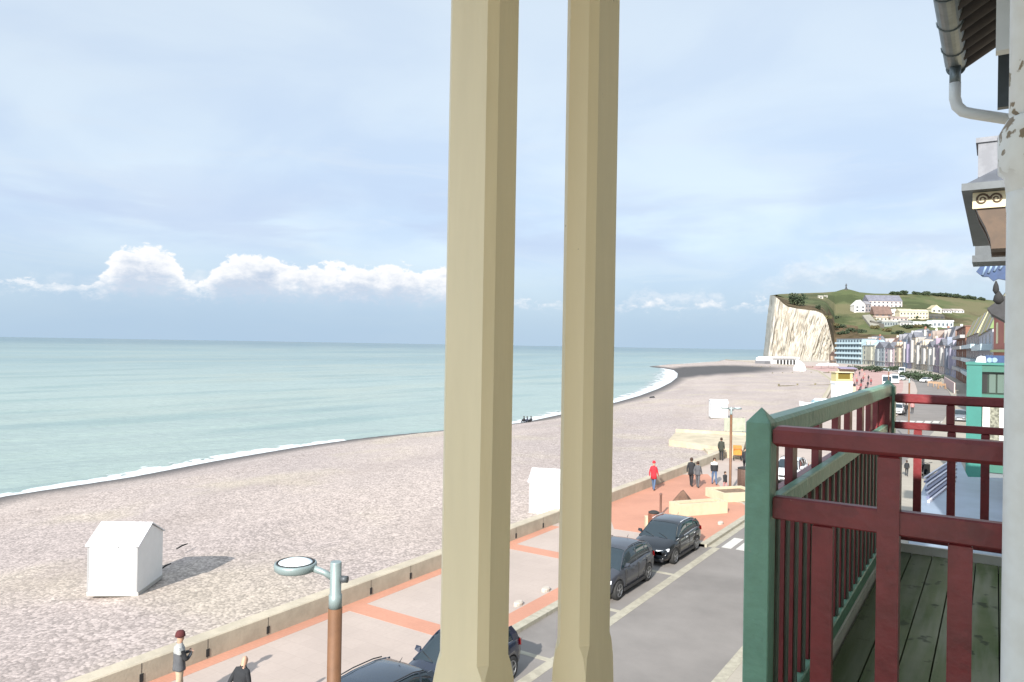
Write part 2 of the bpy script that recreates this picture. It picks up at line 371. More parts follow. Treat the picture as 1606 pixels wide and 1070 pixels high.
cap.v = [(x, y, z-(.16 if i >= n else 0)) for i, (x, y, z) in enumerate(cap.v)]
struct('wall_apron', cap, pm('sandy_apron', K(212,200,172,.5), .9, var=.12, vscale=2, bump=.3))
# ------------------------------------------------------------------ beach terrain
sp2 = np.array([[p.x, p.y] for p in shore])
WLf = [p for p in WL]
land_poly = np.array([[p.x, p.y] for p in shore] + [[150, 900],[150,-60],[-30,-60]])
def seg_dist(PX, PY, pts):
    D = np.full(PX.shape, 1e9)
    for a, b in zip(pts[:-1], pts[1:]):
        d = b-a; L2 = (d**2).sum()+1e-9; t = np.clip(((PX-a[0])*d[0]+(PY-a[1])*d[1])/L2, 0, 1)
        D = np.minimum(D, np.hypot(PX-a[0]-t*d[0], PY-a[1]-t*d[1]))
    return D
def inside(PX, PY, poly):
    c = np.zeros(PX.shape, bool); n = len(poly)
    for i in range(n):
        x1, y1 = poly[i]; x2, y2 = poly[(i+1) % n]
        cond = ((y1 > PY) != (y2 > PY)) & (PX < (x2-x1)*(PY-y1)/(y2-y1+1e-12)+x1)
        c ^= cond
    return c
NA, ND = 420, 300
A = np.radians(np.linspace(-6, 78, NA)); Dd = 9*(1000/9)**np.linspace(0, 1, ND)
AA, DD = np.meshgrid(A, Dd); PX = -np.sin(AA)*DD; PY = np.cos(AA)*DD
ds = seg_dist(PX, PY, sp2); ins = inside(PX, PY, land_poly)
rng = np.random.RandomState(3)
und = .12*np.sin(PX*.21+PY*.05)+.1*np.sin(PY*.13-PX*.08)+.05*np.sin(PX*.9+PY*.37)
Zl = SEA + 2.05*(1-np.exp(-ds/15.0)) + und*np.clip(ds/25, 0, 1)*.8
Zl = Zl + .22*np.exp(-((ds-7-1.5*np.sin(PY*.06))/1.3)**2) + .14*np.exp(-((ds-15-2*np.sin(PY*.045+1))/1.6)**2) + .10*np.exp(-((ds-23)/1.4)**2)*(.5+.5*np.sin(PY*.11))
Zw = SEA - .08*ds - .0
Z = np.where(ins, Zl, Zw)
wp = np.array([[p.x, p.y] for p in WL]); dw = seg_dist(PX, PY, wp)
wx = np.interp(PY, wp[:,1], wp[:,0]); right = (PX > wx-.1)
near = np.clip(1-dw/6, 0, 1)**.6
Z = np.where(~right, Z*(1-near)+near*.29, -.6)
far = PY > 540
Z = np.where(far & right, .0, Z)
wet = np.where(ins, np.clip(1-ds/5.5, 0, 1)**.7, 1.0)
spit = np.hypot((PX-gp(1078,583,-1).x)/32, (PY-gp(1078,583,-1).y)/80)
wet = np.maximum(wet, np.where(ins, np.clip(2.2-spit*1.7, 0, 1), 0))
verts = np.stack([PX, PY, Z], -1).reshape(-1, 3)
idx = np.arange(NA*ND).reshape(ND, NA)
F4 = np.stack([idx[:-1,:-1], idx[:-1,1:], idx[1:,1:], idx[1:,:-1]], -1).reshape(-1, 4)
keep = ((ds < 60) | ins)[:-1,:-1].reshape(-1) & (~(right & (dw > 3)))[:-1,:-1].reshape(-1)
F4 = F4[keep]
me = bpy.data.meshes.new('beach'); me.from_pydata(verts.tolist(), [], F4.tolist())
me.polygons.foreach_set('use_smooth', [True]*len(F4))
at = me.attributes.new('wet', 'FLOAT', 'POINT'); at.data.foreach_set('value', wet.reshape(-1).astype(np.float32))
at = me.attributes.new('shore', 'FLOAT', 'POINT'); at.data.foreach_set('value', ds.reshape(-1).astype(np.float32))
me.materials.append(M_peb); bo = bpy.data.objects.new('beach', me); COL.objects.link(bo); tag(bo, kind='structure')
# ------------------------------------------------------------------ sea
def sea_mat():
    m = bpy.data.materials.new('sea_water'); m.use_nodes = True; n2 = m.node_tree; b = n2.nodes['Principled BSDF']
    b.inputs['Roughness'].default_value = .28; b.inputs['IOR'].default_value = 1.33; b.inputs['Specular IOR Level'].default_value = .32
    ge = n2.nodes.new('ShaderNodeNewGeometry')
    def noi(sc, stretch, d=5, rz=R(0)):
        mp = n2.nodes.new('ShaderNodeMapping'); mp.inputs['Scale'].default_value = stretch; mp.inputs['Rotation'].default_value = (0,0,rz); n2.links.new(ge.outputs['Position'], mp.inputs['Vector'])
        v = n2.nodes.new('ShaderNodeTexNoise'); v.inputs['Scale'].default_value = sc; v.inputs['Detail'].default_value = d; n2.links.new(mp.outputs[0], v.inputs['Vector']); return v.outputs['Fac']
    ln = n2.nodes.new('ShaderNodeVectorMath'); ln.operation = 'LENGTH'; n2.links.new(ge.outputs['Position'], ln.inputs[0]); D = ln.outputs['Value']
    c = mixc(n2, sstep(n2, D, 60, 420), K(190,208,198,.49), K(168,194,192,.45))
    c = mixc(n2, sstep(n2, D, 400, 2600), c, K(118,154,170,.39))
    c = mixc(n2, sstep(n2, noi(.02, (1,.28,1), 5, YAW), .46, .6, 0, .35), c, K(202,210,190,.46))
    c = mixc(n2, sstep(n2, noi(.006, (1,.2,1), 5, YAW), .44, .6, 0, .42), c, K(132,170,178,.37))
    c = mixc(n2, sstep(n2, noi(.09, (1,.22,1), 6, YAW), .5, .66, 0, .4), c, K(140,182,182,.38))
    n2.links.new(c, b.inputs['Base Color'])
    h = vmath(n2, 'ADD', vmath(n2, 'MULTIPLY', noi(.16, (1,.3,1), 6, YAW), 2.6), vmath(n2, 'MULTIPLY', noi(1.4, (1,.5,1), 4), .35))
    bp = n2.nodes.new('ShaderNodeBump'); bp.inputs['Strength'].default_value = .8; bp.inputs['Distance'].default_value = .6
    n2.links.new(h, bp.inputs['Height']); n2.links.new(bp.outputs[0], b.inputs['Normal'])
    return m
sm = MB(); nseg = 96
rs = [20, 200, 600, 2000, 8000, 30000]
sm.rings([[(r*math.cos(2*PI*i/nseg), r*math.sin(2*PI*i/nseg), SEA) for i in range(nseg)] for r in rs])
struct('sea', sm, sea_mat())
sm.m = None
# foam along the shoreline
def foam_mat():
    m = bpy.data.materials.new('foam'); m.use_nodes = True; n2 = m.node_tree; b = n2.nodes['Principled BSDF']; b.inputs['Base Color'].default_value = K(236,242,244,.6); b.inputs['Roughness'].default_value = .8
    uv = n2.nodes.new('ShaderNodeUVMap'); s = n2.nodes.new('ShaderNodeSeparateXYZ'); n2.links.new(uv.outputs[0], s.inputs[0])
    v = n2.nodes.new('ShaderNodeTexNoise'); v.inputs['Scale'].default_value = .55; v.inputs['Detail'].default_value = 8; n2.links.new(uv.outputs[0], v.inputs['Vector'])
    vv = s.outputs['Y']   # metres from the water's edge
    at = n2.nodes.new('ShaderNodeAttribute'); at.attribute_name = 'fw'
    q = vmath(n2, 'DIVIDE', vv, at.outputs['Fac'])
    a = vmath(n2, 'SUBTRACT', vmath(n2, 'MULTIPLY_ADD', v.outputs['Fac'], 3.2, -.9), q)
    n2.links.new(sstep(n2, a, -.02, .12), b.inputs['Alpha']); return m
def foam(i0, i1, widths, name, label=None, shift=0):
    seg = shore[i0:i1+1]; P = [Vector((p.x,p.y,0)) for p in seg]; L = [0]
    for a_, b2 in zip(P, P[1:]): L.append(L[-1]+(b2-a_).length)
    n = int(L[-1]/1.2)+2; q = []; wd = []
    for i in range(n):
        s = L[-1]*i/(n-1); j = 0
        while j < len(L)-2 and L[j+1] < s: j += 1
        t = (s-L[j])/(L[j+1]-L[j]); q.append(P[j].lerp(P[j+1], t)); wd.append(widths[j]*(1-t)+widths[j+1]*t)
    for _ in range(8): q = [q[0]]+[(q[i-1]+q[i]*2+q[i+1])/4 for i in range(1, n-1)]+[q[-1]]
    vs = []; fs = []; uvs = []; K_ = 6
    for i in range(n):
        t = (q[min(i+1, n-1)]-q[max(i-1, 0)]).normalized(); nrm = Vector((-t.y, t.x, 0))
        for k in range(K_+1):
            d = -1.2 + (wd[i]*1.6+1.2)*k/K_ + shift
            p = q[i]+nrm*d; vs.append((p.x, p.y, SEA+.045+(.12*math.exp(-((d-wd[i]*.5)/(wd[i]*.3+.1))**2)))); uvs.append((i*1.2, max(0, d-shift)))
    for i in range(n-1):
        for k in range(K_): a_ = i*(K_+1)+k; fs.append((a_, a_+1, a_+K_+2, a_+K_+1))
    me = bpy.data.meshes.new(name); me.from_pydata(vs, [], fs); u = me.uv_layers.new(name='UVMap')
    for lp in me.loops: u.data[lp.index].uv = uvs[lp.vertex_index]
    at = me.attributes.new('fw', 'FLOAT', 'POINT'); at.data.foreach_set('value', [wd[i//(K_+1)] for i in range(len(vs))])
    me.materials.append(FM); o = bpy.data.objects.new(name, me); COL.objects.link(o); tag(o, kind='structure'); return o
FM = foam_mat()
foam(1, 7, [.25,.7,1.0,1.7,2.2,1.9,.5], 'surf_foam')
foam(10, 15, [.7,1.4,2.0,2.4,2.8,3.2], 'surf_foam_middle')
foam(15, 22, [2.6,3.2,4.2,6,8,9,6,2], 'surf_foam_bay')
foam(25, 29, [1,3,4,3,2], 'surf_foam_far')
# ================================================================== OWN LOGGIA (the viewer stands in it)
def wear(m, chip, thr=.66, scale=16, amt=.8, stretch=(1,1,1)):
    n2 = m.node_tree; b = n2.nodes['Principled BSDF']; l = b.inputs['Base Color'].links[0].from_socket
    tc2 = n2.nodes.new('ShaderNodeTexCoord'); mp = n2.nodes.new('ShaderNodeMapping'); mp.inputs['Scale'].default_value = stretch; n2.links.new(tc2.outputs['Object'], mp.inputs['Vector'])
    v = n2.nodes.new('ShaderNodeTexNoise'); v.inputs['Scale'].default_value = scale; v.inputs['Detail'].default_value = 7; n2.links.new(mp.outputs[0], v.inputs['Vector'])
    a = mixc(n2, sstep(n2, v.outputs['Fac'], thr, thr+.03, 0, amt), l, chip); n2.links.new(a, b.inputs['Base Color']); return m
M_cream = pm('cream_paint', K(231,217,184,.93), .5, var=.06, vscale=2.5, bump=.25, bscale=14, stretch=(1,1,.12))
wear(M_cream, K(120,104,78,.5), .73, 22, .8); wear(M_cream, K(196,186,160,.7), .6, 3, .25, (1,1,.3))
M_white_p = pm('white_paint', K(232,232,228,.75), .5, var=.04, vscale=2)
M_inner = pm('loggia_plaster', K(226,220,200,.75), .8, var=.05, vscale=1)
lg = empty('loggia', (0,0,7.1), 0, 'plastered loggia of the seafront villa that the viewer stands in', 'loggia')
o_ = (0,0,7.1)
MB().box(-1.75, 1.3, -3, 1.9, 6.85, 7.1).build('floor_slab', M_inner, lg, o_)
MB().box(-1.4, 1.3, -4, 1.9, 9.9, 10.15).build('ceiling', M_inner, lg, o_)
MB().box(1.3, 1.5, -3, 2.2, 0, 10.15).build('rear_wall', M_inner, lg, o_)
MB().box(1.0, 1.3, -3.2, -3, 7.1, 9.9).build('side_wall', M_inner, lg, o_)
def post(name, c, wx, wy, ch, zs, label, hx, foot):
    mb = MB()
    def ring(x, y, z, wx, wy, c_):
        a, b = wx/2, wy/2
        return [(x-a+c_,y-b,z),(x+a-c_,y-b,z),(x+a,y-b+c_,z),(x+a,y+b-c_,z),(x+a-c_,y+b,z),(x-a+c_,y+b,z),(x-a,y+b-c_,z),(x-a,y-b+c_,z)]
    x, y = c.x, c.y; e = .0008
    mb.rings([ring(x,y,7.1,wx+foot,wy+foot,e), ring(x,y,zs-.12,wx+foot,wy+foot,e), ring(x,y,zs-.035,wx+foot*.35,wy+foot*.35,e), ring(x,y,zs,wx,wy,ch*.35), ring(x,y,zs+.022,wx,wy,ch),
              ring(x,y,zs+.03,wx,wy,ch), ring(x,y,9.9,wx,wy,ch)], cap0=True, cap1=True)
    o = mb.build(name, M_cream, None, off=(x, y, 7.1)); tag(o, label, 'post', 'loggia posts'); return o
post('loggia_post', ad(751.5, 541, 1.58), .127, .107, .0175, 7.922, 'thick cream chamfered timber post, the wider of the two in the middle of the view', 0, .014)
post('loggia_post', ad(923, 543, 1.68), .080, .134, .0165, 7.925, 'slimmer cream chamfered timber post, the one nearer the road and balcony', 0, .007)
# ================================================================== NEIGHBOUR BALCONY
S = .85
def sc(P): return EYE + (P-EYE)*S
M_green = pm('green_gloss_paint', K(122,168,146,.72), .4, var=.1, vscale=6, bump=.25, bscale=26, detail=8)
M_maroon = pm('maroon_gloss_paint', K(142,50,54,.58), .4, var=.16, vscale=7, bump=.15, bscale=22, detail=8)
wear(M_maroon, K(176,120,112,.6), .73, 22, .5, (1,1,1)); wear(M_maroon, K(100,40,42,.5), .62, 9, .3); wear(M_green, K(168,184,168,.6), .7, 20, .6); wear(M_green, K(90,124,106,.55), .62, 7, .25)
M_deck = bpy.data.materials.new('mossy_deck_boards'); M_deck.use_nodes = True
def deck_nodes(m):
    n2 = m.node_tree; b = n2.nodes['Principled BSDF']; b.inputs['Roughness'].default_value = .75
    tc2 = n2.nodes.new('ShaderNodeTexCoord')
    def noi(sc_, st, d=6):
        mp = n2.nodes.new('ShaderNodeMapping'); mp.inputs['Scale'].default_value = st; n2.links.new(tc2.outputs['Object'], mp.inputs['Vector'])
        v = n2.nodes.new('ShaderNodeTexNoise'); v.inputs['Scale'].default_value = sc_; v.inputs['Detail'].default_value = d; n2.links.new(mp.outputs[0], v.inputs['Vector']); return v.outputs['Fac']
    a = mixc(n2, sstep(n2, noi(1.6, (1,.8,1)), .35, .65), K(134,142,104,.76), K(94,118,60,.62))
    a = mixc(n2, sstep(n2, noi(5, (3,.25,1)), .35, .7, 0, .6), a, K(164,166,148,.8))
    a = mixc(n2, sstep(n2, noi(9, (1,.8,1), 3), .60, .68, 0, .7), a, K(40,50,32,.5))
    sxx = n2.nodes.new('ShaderNodeSeparateXYZ'); n2.links.new(tc2.outputs['Object'], sxx.inputs[0])
    mo = sstep(n2, vmath(n2, 'ADD', sxx.outputs['X'], vmath(n2, 'MULTIPLY_ADD', noi(2.5, (1,.5,1)), .5, -.25)), .5, .05, 0, .75)
    a = mixc(n2, mo, a, K(74,92,48,.4))
    n2.links.new(a, b.inputs['Base Color'])
    bp = n2.nodes.new('ShaderNodeBump'); bp.inputs['Strength'].default_value = .3; bp.inputs['Distance'].default_value = .01
    n2.links.new(noi(12, (3,.3,1)), bp.inputs['Height']); n2.links.new(bp.outputs[0], b.inputs['Normal'])
deck_nodes(M_deck)
M_fascia = pm('pale_fascia', K(226,224,214,.7), .6, var=.06, vscale=3)
M_gbal = pm('grey_green_paint', K(128,142,128,.6), .5, var=.1, vscale=8)
XR, YN, YF = -.79, 3.05, 7.25       # unscaled survey frame; every shape below goes through bscale
def T(p): q = EYE + (Vector(p)-EYE)*S; return q
class SB(MB):
    def build(s, name, m, parent=None, off=None):
        s.v = [tuple(T(v)) for v in s.v]; return MB.build(s, name, m, parent, off)
root_p = T((XR, YN, 6.86)); bal = empty('balcony', tuple(root_p), 0, 'timber balcony next door with green side rail, maroon front rail and mossy deck', 'balcony'); bo_ = tuple(root_p)
def bpart(name, mb, m): return mb.build(name, m, bal, bo_)
# deck boards
xb = -.74
dk = SB()
while xb < 1.9:
    dk.box(xb, xb+.148, YN-.02, YF+.02, 6.80, 6.86+random.uniform(-.002,.002)); xb += .156
bpart('deck', dk, M_deck)
bpart('joist_board', SB().box(-.75, 1.9, YN-.02, YF+.02, 6.72, 6.799), M_dark)
bpart('fascia', SB().box(-.79,-.755, YN+.1, YF-.05, 6.80, 6.93), M_fascia)
bpart('fascia', SB().box(-.70,1.9, YF+.03, YF+.06, 6.70, 6.93), M_fascia)
# corner posts with pyramid caps
def cpost(x, y, z1, wdt, m, z0=6.5):
    p = SB(); h = wdt/2; e = .004
    def rg(z, k): return [(x-k+e,y-k,z),(x+k-e,y-k,z),(x+k,y-k+e,z),(x+k,y+k-e,z),(x+k-e,y+k,z),(x-k+e,y+k,z),(x-k,y+k-e,z),(x-k,y-k+e,z)]
    p.rings([rg(z0,h), rg(z1-.058,h), [(a_*.02+x*.98, b2*.02+y*.98, z1) for a_, b2, c_ in rg(0,h)]], cap0=True, cap1=True)
    return bpart('corner_post', p, m)
cpost(XR-.0, YN+.01, 8.365, .098, M_green)
cpost(XR-.0, YF, 8.35, .12, M_green)
def rail(name, x0, x1, y0, y1, z0, z1, m, c=.006):
    p = SB(); e = c
    p.rings([[(x0+e,y0+e,z0),(x1-e,y0+e,z0),(x1-e,y1-e,z0),(x0+e,y1-e,z0)], [(x0,y0,z0+e),(x1,y0,z0+e),(x1,y1,z0+e),(x0,y1,z0+e)], [(x0,y0,z1-e),(x1,y0,z1-e),(x1,y1,z1-e),(x0,y1,z1-e)], [(x0+e,y0+e,z1),(x1-e,y0+e,z1),(x1-e,y1-e,z1),(x0+e,y1-e,z1)]], cap0=True, cap1=True)
    return bpart(name, p, m)
# near (maroon) railing
yn0, yn1 = YN-.005, YN+.045
rail('handrail', XR+.052, 1.1, yn0-.015, yn1+.02, 8.215, 8.295, M_maroon, .014)
rail('middle_rail', XR+.052, 1.1, yn0, yn1, 7.925, 8.015, M_maroon)
rail('bottom_rail', XR+.052, 1.1, yn0, yn1, 6.93, 7.01, M_maroon)
rail('front_post', -.362, -.288, yn0-.006, yn1+.01, 6.86, 8.214, M_maroon)
for x in (-.59, -.135, .09, .32, .55): rail('baluster', x, x+.075, yn0+.006, yn1-.006, 7.01, 7.924, M_maroon)
# side railing: green frame outside-in with maroon outer boards
xs0, xs1 = XR-.02, XR+.028
rail('handrail', xs0-.03, xs1+.012, YN+.06, YF-.06, 8.215, 8.315, M_green, .014)
rail('middle_rail', xs0, xs1, YN+.06, YF-.06, 7.895, 7.975, M_green)
rail('bottom_rail', xs0-.01, xs1+.005, YN+.06, YF-.06, 6.945, 7.03, M_green)
rail('outer_rail', xs0-.085, xs0-.035, YN+.4, YF-.06, 7.86, 7.94, M_maroon)
y = YN+.22; k = 0
while y < YF-.12:
    rail('baluster', xs1-.016, xs1-.004, y, y+.030, 7.03, 7.894, M_gbal, .002)
    rail('slat', xs1-.046, xs1-.0165, y-.02, y+.052, 7.03, 7.894, M_maroon, .002)
    y += .183; k += 1
for y in (YN+.34, YN+.72, YN+1.35, YN+1.95, YN+2.4, YN+2.95, YN+3.4, YN+3.8): rail('upper_strut', xs0-.05, xs0-.012, y, y+.10, 7.94, 8.214, M_maroon, .003)
# far (maroon) railing
yf0, yf1 = YF-.02, YF+.03
rail('handrail', XR+.06, 1.6, yf0-.01, yf1+.01, 8.155, 8.235, M_maroon, .014)
rail('middle_rail', XR+.06, 1.6, yf0, yf1, 7.93, 7.99, M_maroon)
rail('bottom_rail', XR+.06, 1.6, yf0, yf1, 6.97, 7.05, M_maroon)
for x in (-.345, .20, .75): rail('upper_strut', x, x+.062, yf0+.005, yf1-.005, 7.99, 8.154, M_maroon)
for x in (-.585, -.335, -.095, .15, .40): rail('baluster', x, x+.062, yf0+.005, yf1-.005, 7.05, 7.929, M_maroon)
rail('corner_stud', XR-.05, XR+.04, YF-.21, YF-.065, 7.03, 8.214, M_maroon)
# ================================================================== WHITE DOWNPIPE AND ROOF EDGE NEXT DOOR
def peel():
    m = bpy.data.materials.new('peeling_white_paint'); m.use_nodes = True; n2 = m.node_tree; b = n2.nodes['Principled BSDF']; b.inputs['Roughness'].default_value = .55
    tc2 = n2.nodes.new('ShaderNodeTexCoord'); v = n2.nodes.new('ShaderNodeTexNoise'); v.inputs['Scale'].default_value = 20; v.inputs['Detail'].default_value = 7; n2.links.new(tc2.outputs['Object'], v.inputs['Vector'])
    s = n2.nodes.new('ShaderNodeSeparateXYZ'); n2.links.new(tc2.outputs['Object'], s.inputs[0])
    zz = vmath(n2, 'MULTIPLY', sstep(n2, s.outputs['Z'], 9.02, 9.1), sstep(n2, s.outputs['Z'], 9.36, 9.29))
    wear = vmath(n2, 'MULTIPLY', sstep(n2, v.outputs['Fac'], .56, .6), zz)
    wide = sstep(n2, v.outputs['Fac'], .3, .75, 0, .25)
    a = mixc(n2, wide, K(236,238,238,.95), K(212,206,194,.85)); a = mixc(n2, wear, a, K(176,156,128,.55))
    n2.links.new(a, b.inputs['Base Color']); return m
M_peel = peel()
pc = onY(1571, 600, 2.2); px_, py_, pr_ = pc.x+.088, 2.2, .083
def zat(yy): return onY(1590, yy, py_).z
z_a, z_b, z_c, z_d = zat(322), zat(272), zat(214), zat(190)
pip = empty('downpipe', (px_, py_, 0), 0, 'white painted iron downpipe with rusting collar at the right edge of the view', 'downpipe')
M_pipe = M_peel
p = MB(); p.lathe(0, 0, [(pr_,0),(pr_,z_a-.02),(pr_+.002,z_a),(pr_,z_b-.03)], 40); p.build('lower_pipe', M_pipe, pip)
p = MB(); p.lathe(0, 0, [(pr_-.01,z_b-.06),(pr_+.002,z_b-.05),(pr_+.006,z_b-.012),(pr_+.019,z_b),(pr_+.021,z_c),(pr_+.006,z_c+.03),(pr_+.001,z_d),(pr_-.01,z_d)], 40); p.build('collar', M_pipe, pip)
p = MB(); p.lathe(0, 0, [(pr_-.012,z_d-.01),(pr_-.012,z_d+.006),(pr_-.002,z_d+.014),(pr_-.002,11.2)], 40); p.build('upper_pipe', M_pipe, pip)
# neighbour's villa: roof edge with gutter, tiles seen from below, wall
M_zinc = pm('zinc', K(140,150,152,.55), .45, metal=.5, var=.12, vscale=6)
M_zincd = pm('dark_zinc', K(98,104,108,.55), .5, metal=.2, var=.12, vscale=3)
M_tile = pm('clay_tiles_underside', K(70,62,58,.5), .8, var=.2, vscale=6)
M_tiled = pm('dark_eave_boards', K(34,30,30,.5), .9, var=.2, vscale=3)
GX, GYE = -.45, 7.9
gz0 = onX(1481, 100, GX).z-.0
ng = empty('villa', (0,6,0), 0, 'neighbouring villa whose tiled eave and zinc gutter hang over the top right corner', 'house')
no = (0,6,0)
gzt = 11.36; gx0, gx1 = GX, GX+.20
# half-round gutter running along the eave
def gut(y0, y1):
    mb = MB(); prof = []
    for i in range(11):
        a_ = PI+PI*i/10; prof.append(((gx0+gx1)/2+.095*math.cos(a_), gzt+.095*math.sin(a_)+.02))
    prof += [(gx1-.004, gzt+.02)] + [((gx0+gx1)/2+.087*math.cos(PI+PI*i/10), gzt+.087*math.sin(PI+PI*i/10)+.022) for i in range(10, -1, -1)]
    mb.rings([[(a_[0], yy, a_[1]) for a_ in prof] for yy in (y0, y1)], cap0=True, cap1=True)
    return mb
GY1 = onX(1484, 108, GX+.02).y
gu = gut(2.4, GY1); 
for k in range(9): 
    yy = 2.8+k*.62
    if yy < GY1: gu.tube([((gx0+gx1)/2+.1*math.cos(PI+PI*i/8), yy, gzt+.02+.1*math.sin(PI+PI*i/8)) for i in range(9)], .006, 6)
gu.build('gutter', M_zinc, ng, no)
ec = MB(); ec.disc(((gx0+gx1)/2, GY1+.002, gzt-.03), (0,1,0), .085, .006, 20); ec.build('gutter_end', M_zinc, ng, no)
# spout: zinc outlet then white swan-neck to the downpipe
ox, oy = (gx0+gx1)/2, GY1-.12
MB().tube([(ox, oy, gzt-.06), (ox, oy, gzt-.24)], .048, 14).build('outlet', M_zinc, ng, no)
e1 = Vector((ox, oy, gzt-.22)); e2 = Vector((ox+.02, oy, gzt-.72)); d2 = ray(1566, 172)
Pt = EYE + d2*((oy+.1)/d2.y); pts = [e1, Vector((ox, oy, gzt-.36)), Vector((ox+.02, oy, gzt-.44)), Vector((ox+.07, oy, gzt-.50)), Vector((ox+.14, oy, gzt-.53)), Vector((ox+.75, oy+.02, gzt-.53-.20))]
MB().tube(pts, .05, 14).build('swan_neck', M_white_p, ng, no)
# roof underside: rising from the gutter away to the right, with tile ends showing as scallops
rz = gzt+.06; slope = .62
ye = GY1+.05
under = MB(); under.box(0, 1.9, 2.3, ye, 0, .03)
Mx = Matrix.Translation((gx1+.03, 0, rz)) @ Matrix.Rotation(-math.atan(slope), 4, 'Y')
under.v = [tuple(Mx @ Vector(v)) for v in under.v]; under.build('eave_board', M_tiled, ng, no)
tl = MB(); yy = 2.35
while yy < ye:
    for j in range(1):
        mbp = [[(0+s_*1.9, yy+.115+.10*math.cos(PI*i/8), -.055*math.sin(PI*i/8)-.005) for i in range(9)] for s_ in (-.055, .3, 1)]
        t2 = MB(); t2.rings(mbp, closed=True, cap0=True, cap1=True, smooth=True); tl.add([Mx @ Vector(v) for v in t2.v], t2.f, 0, True)
    yy += .24
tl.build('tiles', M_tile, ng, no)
MB().box(.28,.55, 2.5, ye-.35, 0, 12.6).build('wall', M_inner, ng, no)
bx = onY(1562, 60, 6.0); MB().box(bx.x+.0, bx.x+.12, 5.95, 6.05, onY(1562,84,6.0).z, 13).build('barge_board', M_white_p, ng, no)
bx = onY(1565, 120, 7.6); MB().box(bx.x, bx.x+.3, 7.58, 7.66, onY(1565,170,7.6).z, onY(1565,80,7.6).z).build('flashing', M_zincd, ng, no)
# ================================================================== FURTHER VILLAS' ROOF EDGES (right edge, above the street)
M_slate = pm('slate_roof', K(104,108,116,.55), .6, var=.15, vscale=2)
M_tan = pm('tan_timber', K(128,98,70,.3), .6, var=.15, vscale=4)
M_ivory = pm('ivory_carving', K(226,212,176,.7), .6, var=.05, vscale=4)
M_bluep = pm('blue_paint', K(44,90,150,.36), .5, var=.15, vscale=3)
v2 = empty('villa', (0,17,0), 0, 'villa with ivory scrolled bracket under a grey eave beyond the peeling downpipe', 'house'); o2 = (0,17,0)
XE = -.6
def E(x, y): return onX(x, y, XE)
tip = E(1508, 290); Y2 = tip.y; zt_ = tip.z; far_ = E(1536, 384)
zav = zt_
MB().box(-.6, 2.5, Y2, Y2+9, zav-.12, zav+.02).build('eave', M_zincd, v2, o2)
hp = MB(); hp.rings([[(-.55,Y2+.1,zav+.02),(2.5,Y2+.1,zav+.02),(2.5,Y2+9,zav+.02),(-.55,Y2+9,zav+.02)], [(.3,Y2+1.0,zav+.62),(2.5,Y2+1.0,zav+.62),(2.5,Y2+8,zav+.62),(.3,Y2+8,zav+.62)]], cap0=True, cap1=True); hp.build('roof', M_slate, v2, o2)
chn = onY(1534, 246, Y2+.9); cht = onY(1534, 217, Y2+.9)
ch = MB(); ch.box(chn.x, chn.x+.9, Y2+.9, Y2+2.0, zav+.3, cht.z-.1); ch.box(chn.x-.04, chn.x+.94, Y2+.86, Y2+2.04, cht.z-.1, cht.z); ch.build('chimney', pm('grey_render', K(150,152,158,.6), .8, var=.12, vscale=3), v2, o2)
# curved timber cove bracket under the eave, its end face carved
prof = [(-.42,0),(-.40,-.16),(-.32,-.42),(-.20,-.68),(-.12,-.92),(-.1,-1.12),(.6,-1.12),(.6,0)]
bk = MB(); bk.rings([[(a_, yy, zav-.121+b2) for a_, b2 in prof] for yy in (Y2+.35, Y2+1.0)], cap0=True, cap1=True); bk.build('cove_bracket', M_tan, v2, o2)
cv = MB(); cv.box(-.42, .3, Y2+.30, Y2+.345, zav-.44, zav-.125)
def scroll(mb, cx, cz, r, yy, sgn=1):
    pts = []
    for i in range(34):
        a_ = i/33*PI*3.2; rr_ = r*(1-i/33*.82); pts.append((cx+sgn*rr_*math.cos(a_), yy, cz+rr_*math.sin(a_)))
    mb.tube(pts, [.02*(1-.5*i/33) for i in range(34)], 6)
cv.build('carved_panel', M_ivory, v2, o2)
sc_ = MB(); scroll(sc_, -.26, zav-.27, .115, Y2+.285); scroll(sc_, -.02, zav-.27, .105, Y2+.285, -1); sc_.build('scroll', M_tan, v2, o2)
MB().box(.35, 2.5, Y2+.6, Y2+9, 0, zav-.125).build('wall', M_ivory, v2, o2)
for k in range(1): 
    mb = MB(); mb.rings([[(a_, yy, zav-.121+b2) for a_, b2 in prof] for yy in (Y2+1.6+k*1.3, Y2+1.9+k*1.3)], cap0=True, cap1=True); mb.build('cove_bracket', M_tan, v2, o2)
# next one: low grey cornice
v3 = empty('villa', (0,28,0), 0, 'villa showing only a grey zinc cornice below the scrolled bracket', 'house'); o3 = (0,28,0)
c0 = E(1528, 378); c1q = E(1528, 402); Y3 = c0.y+2
zc1 = onX(1528,402,XE).z
mb = MB(); mb.box(-.70, 2.2, Y3, Y3+1.6, zc1, zc1+.22); mb.box(-.62, 2.2, Y3+.1, Y3+1.5, zc1+.22, zc1+.75); mb.build('cornice', M_zincd, v3, o3)
MB().box(.45, 2.2, Y3+.3, Y3+6, 0, zc1-.36).build('wall', pm('rose_render', K(206,160,140,.6), .8, var=.06), v3, o3)
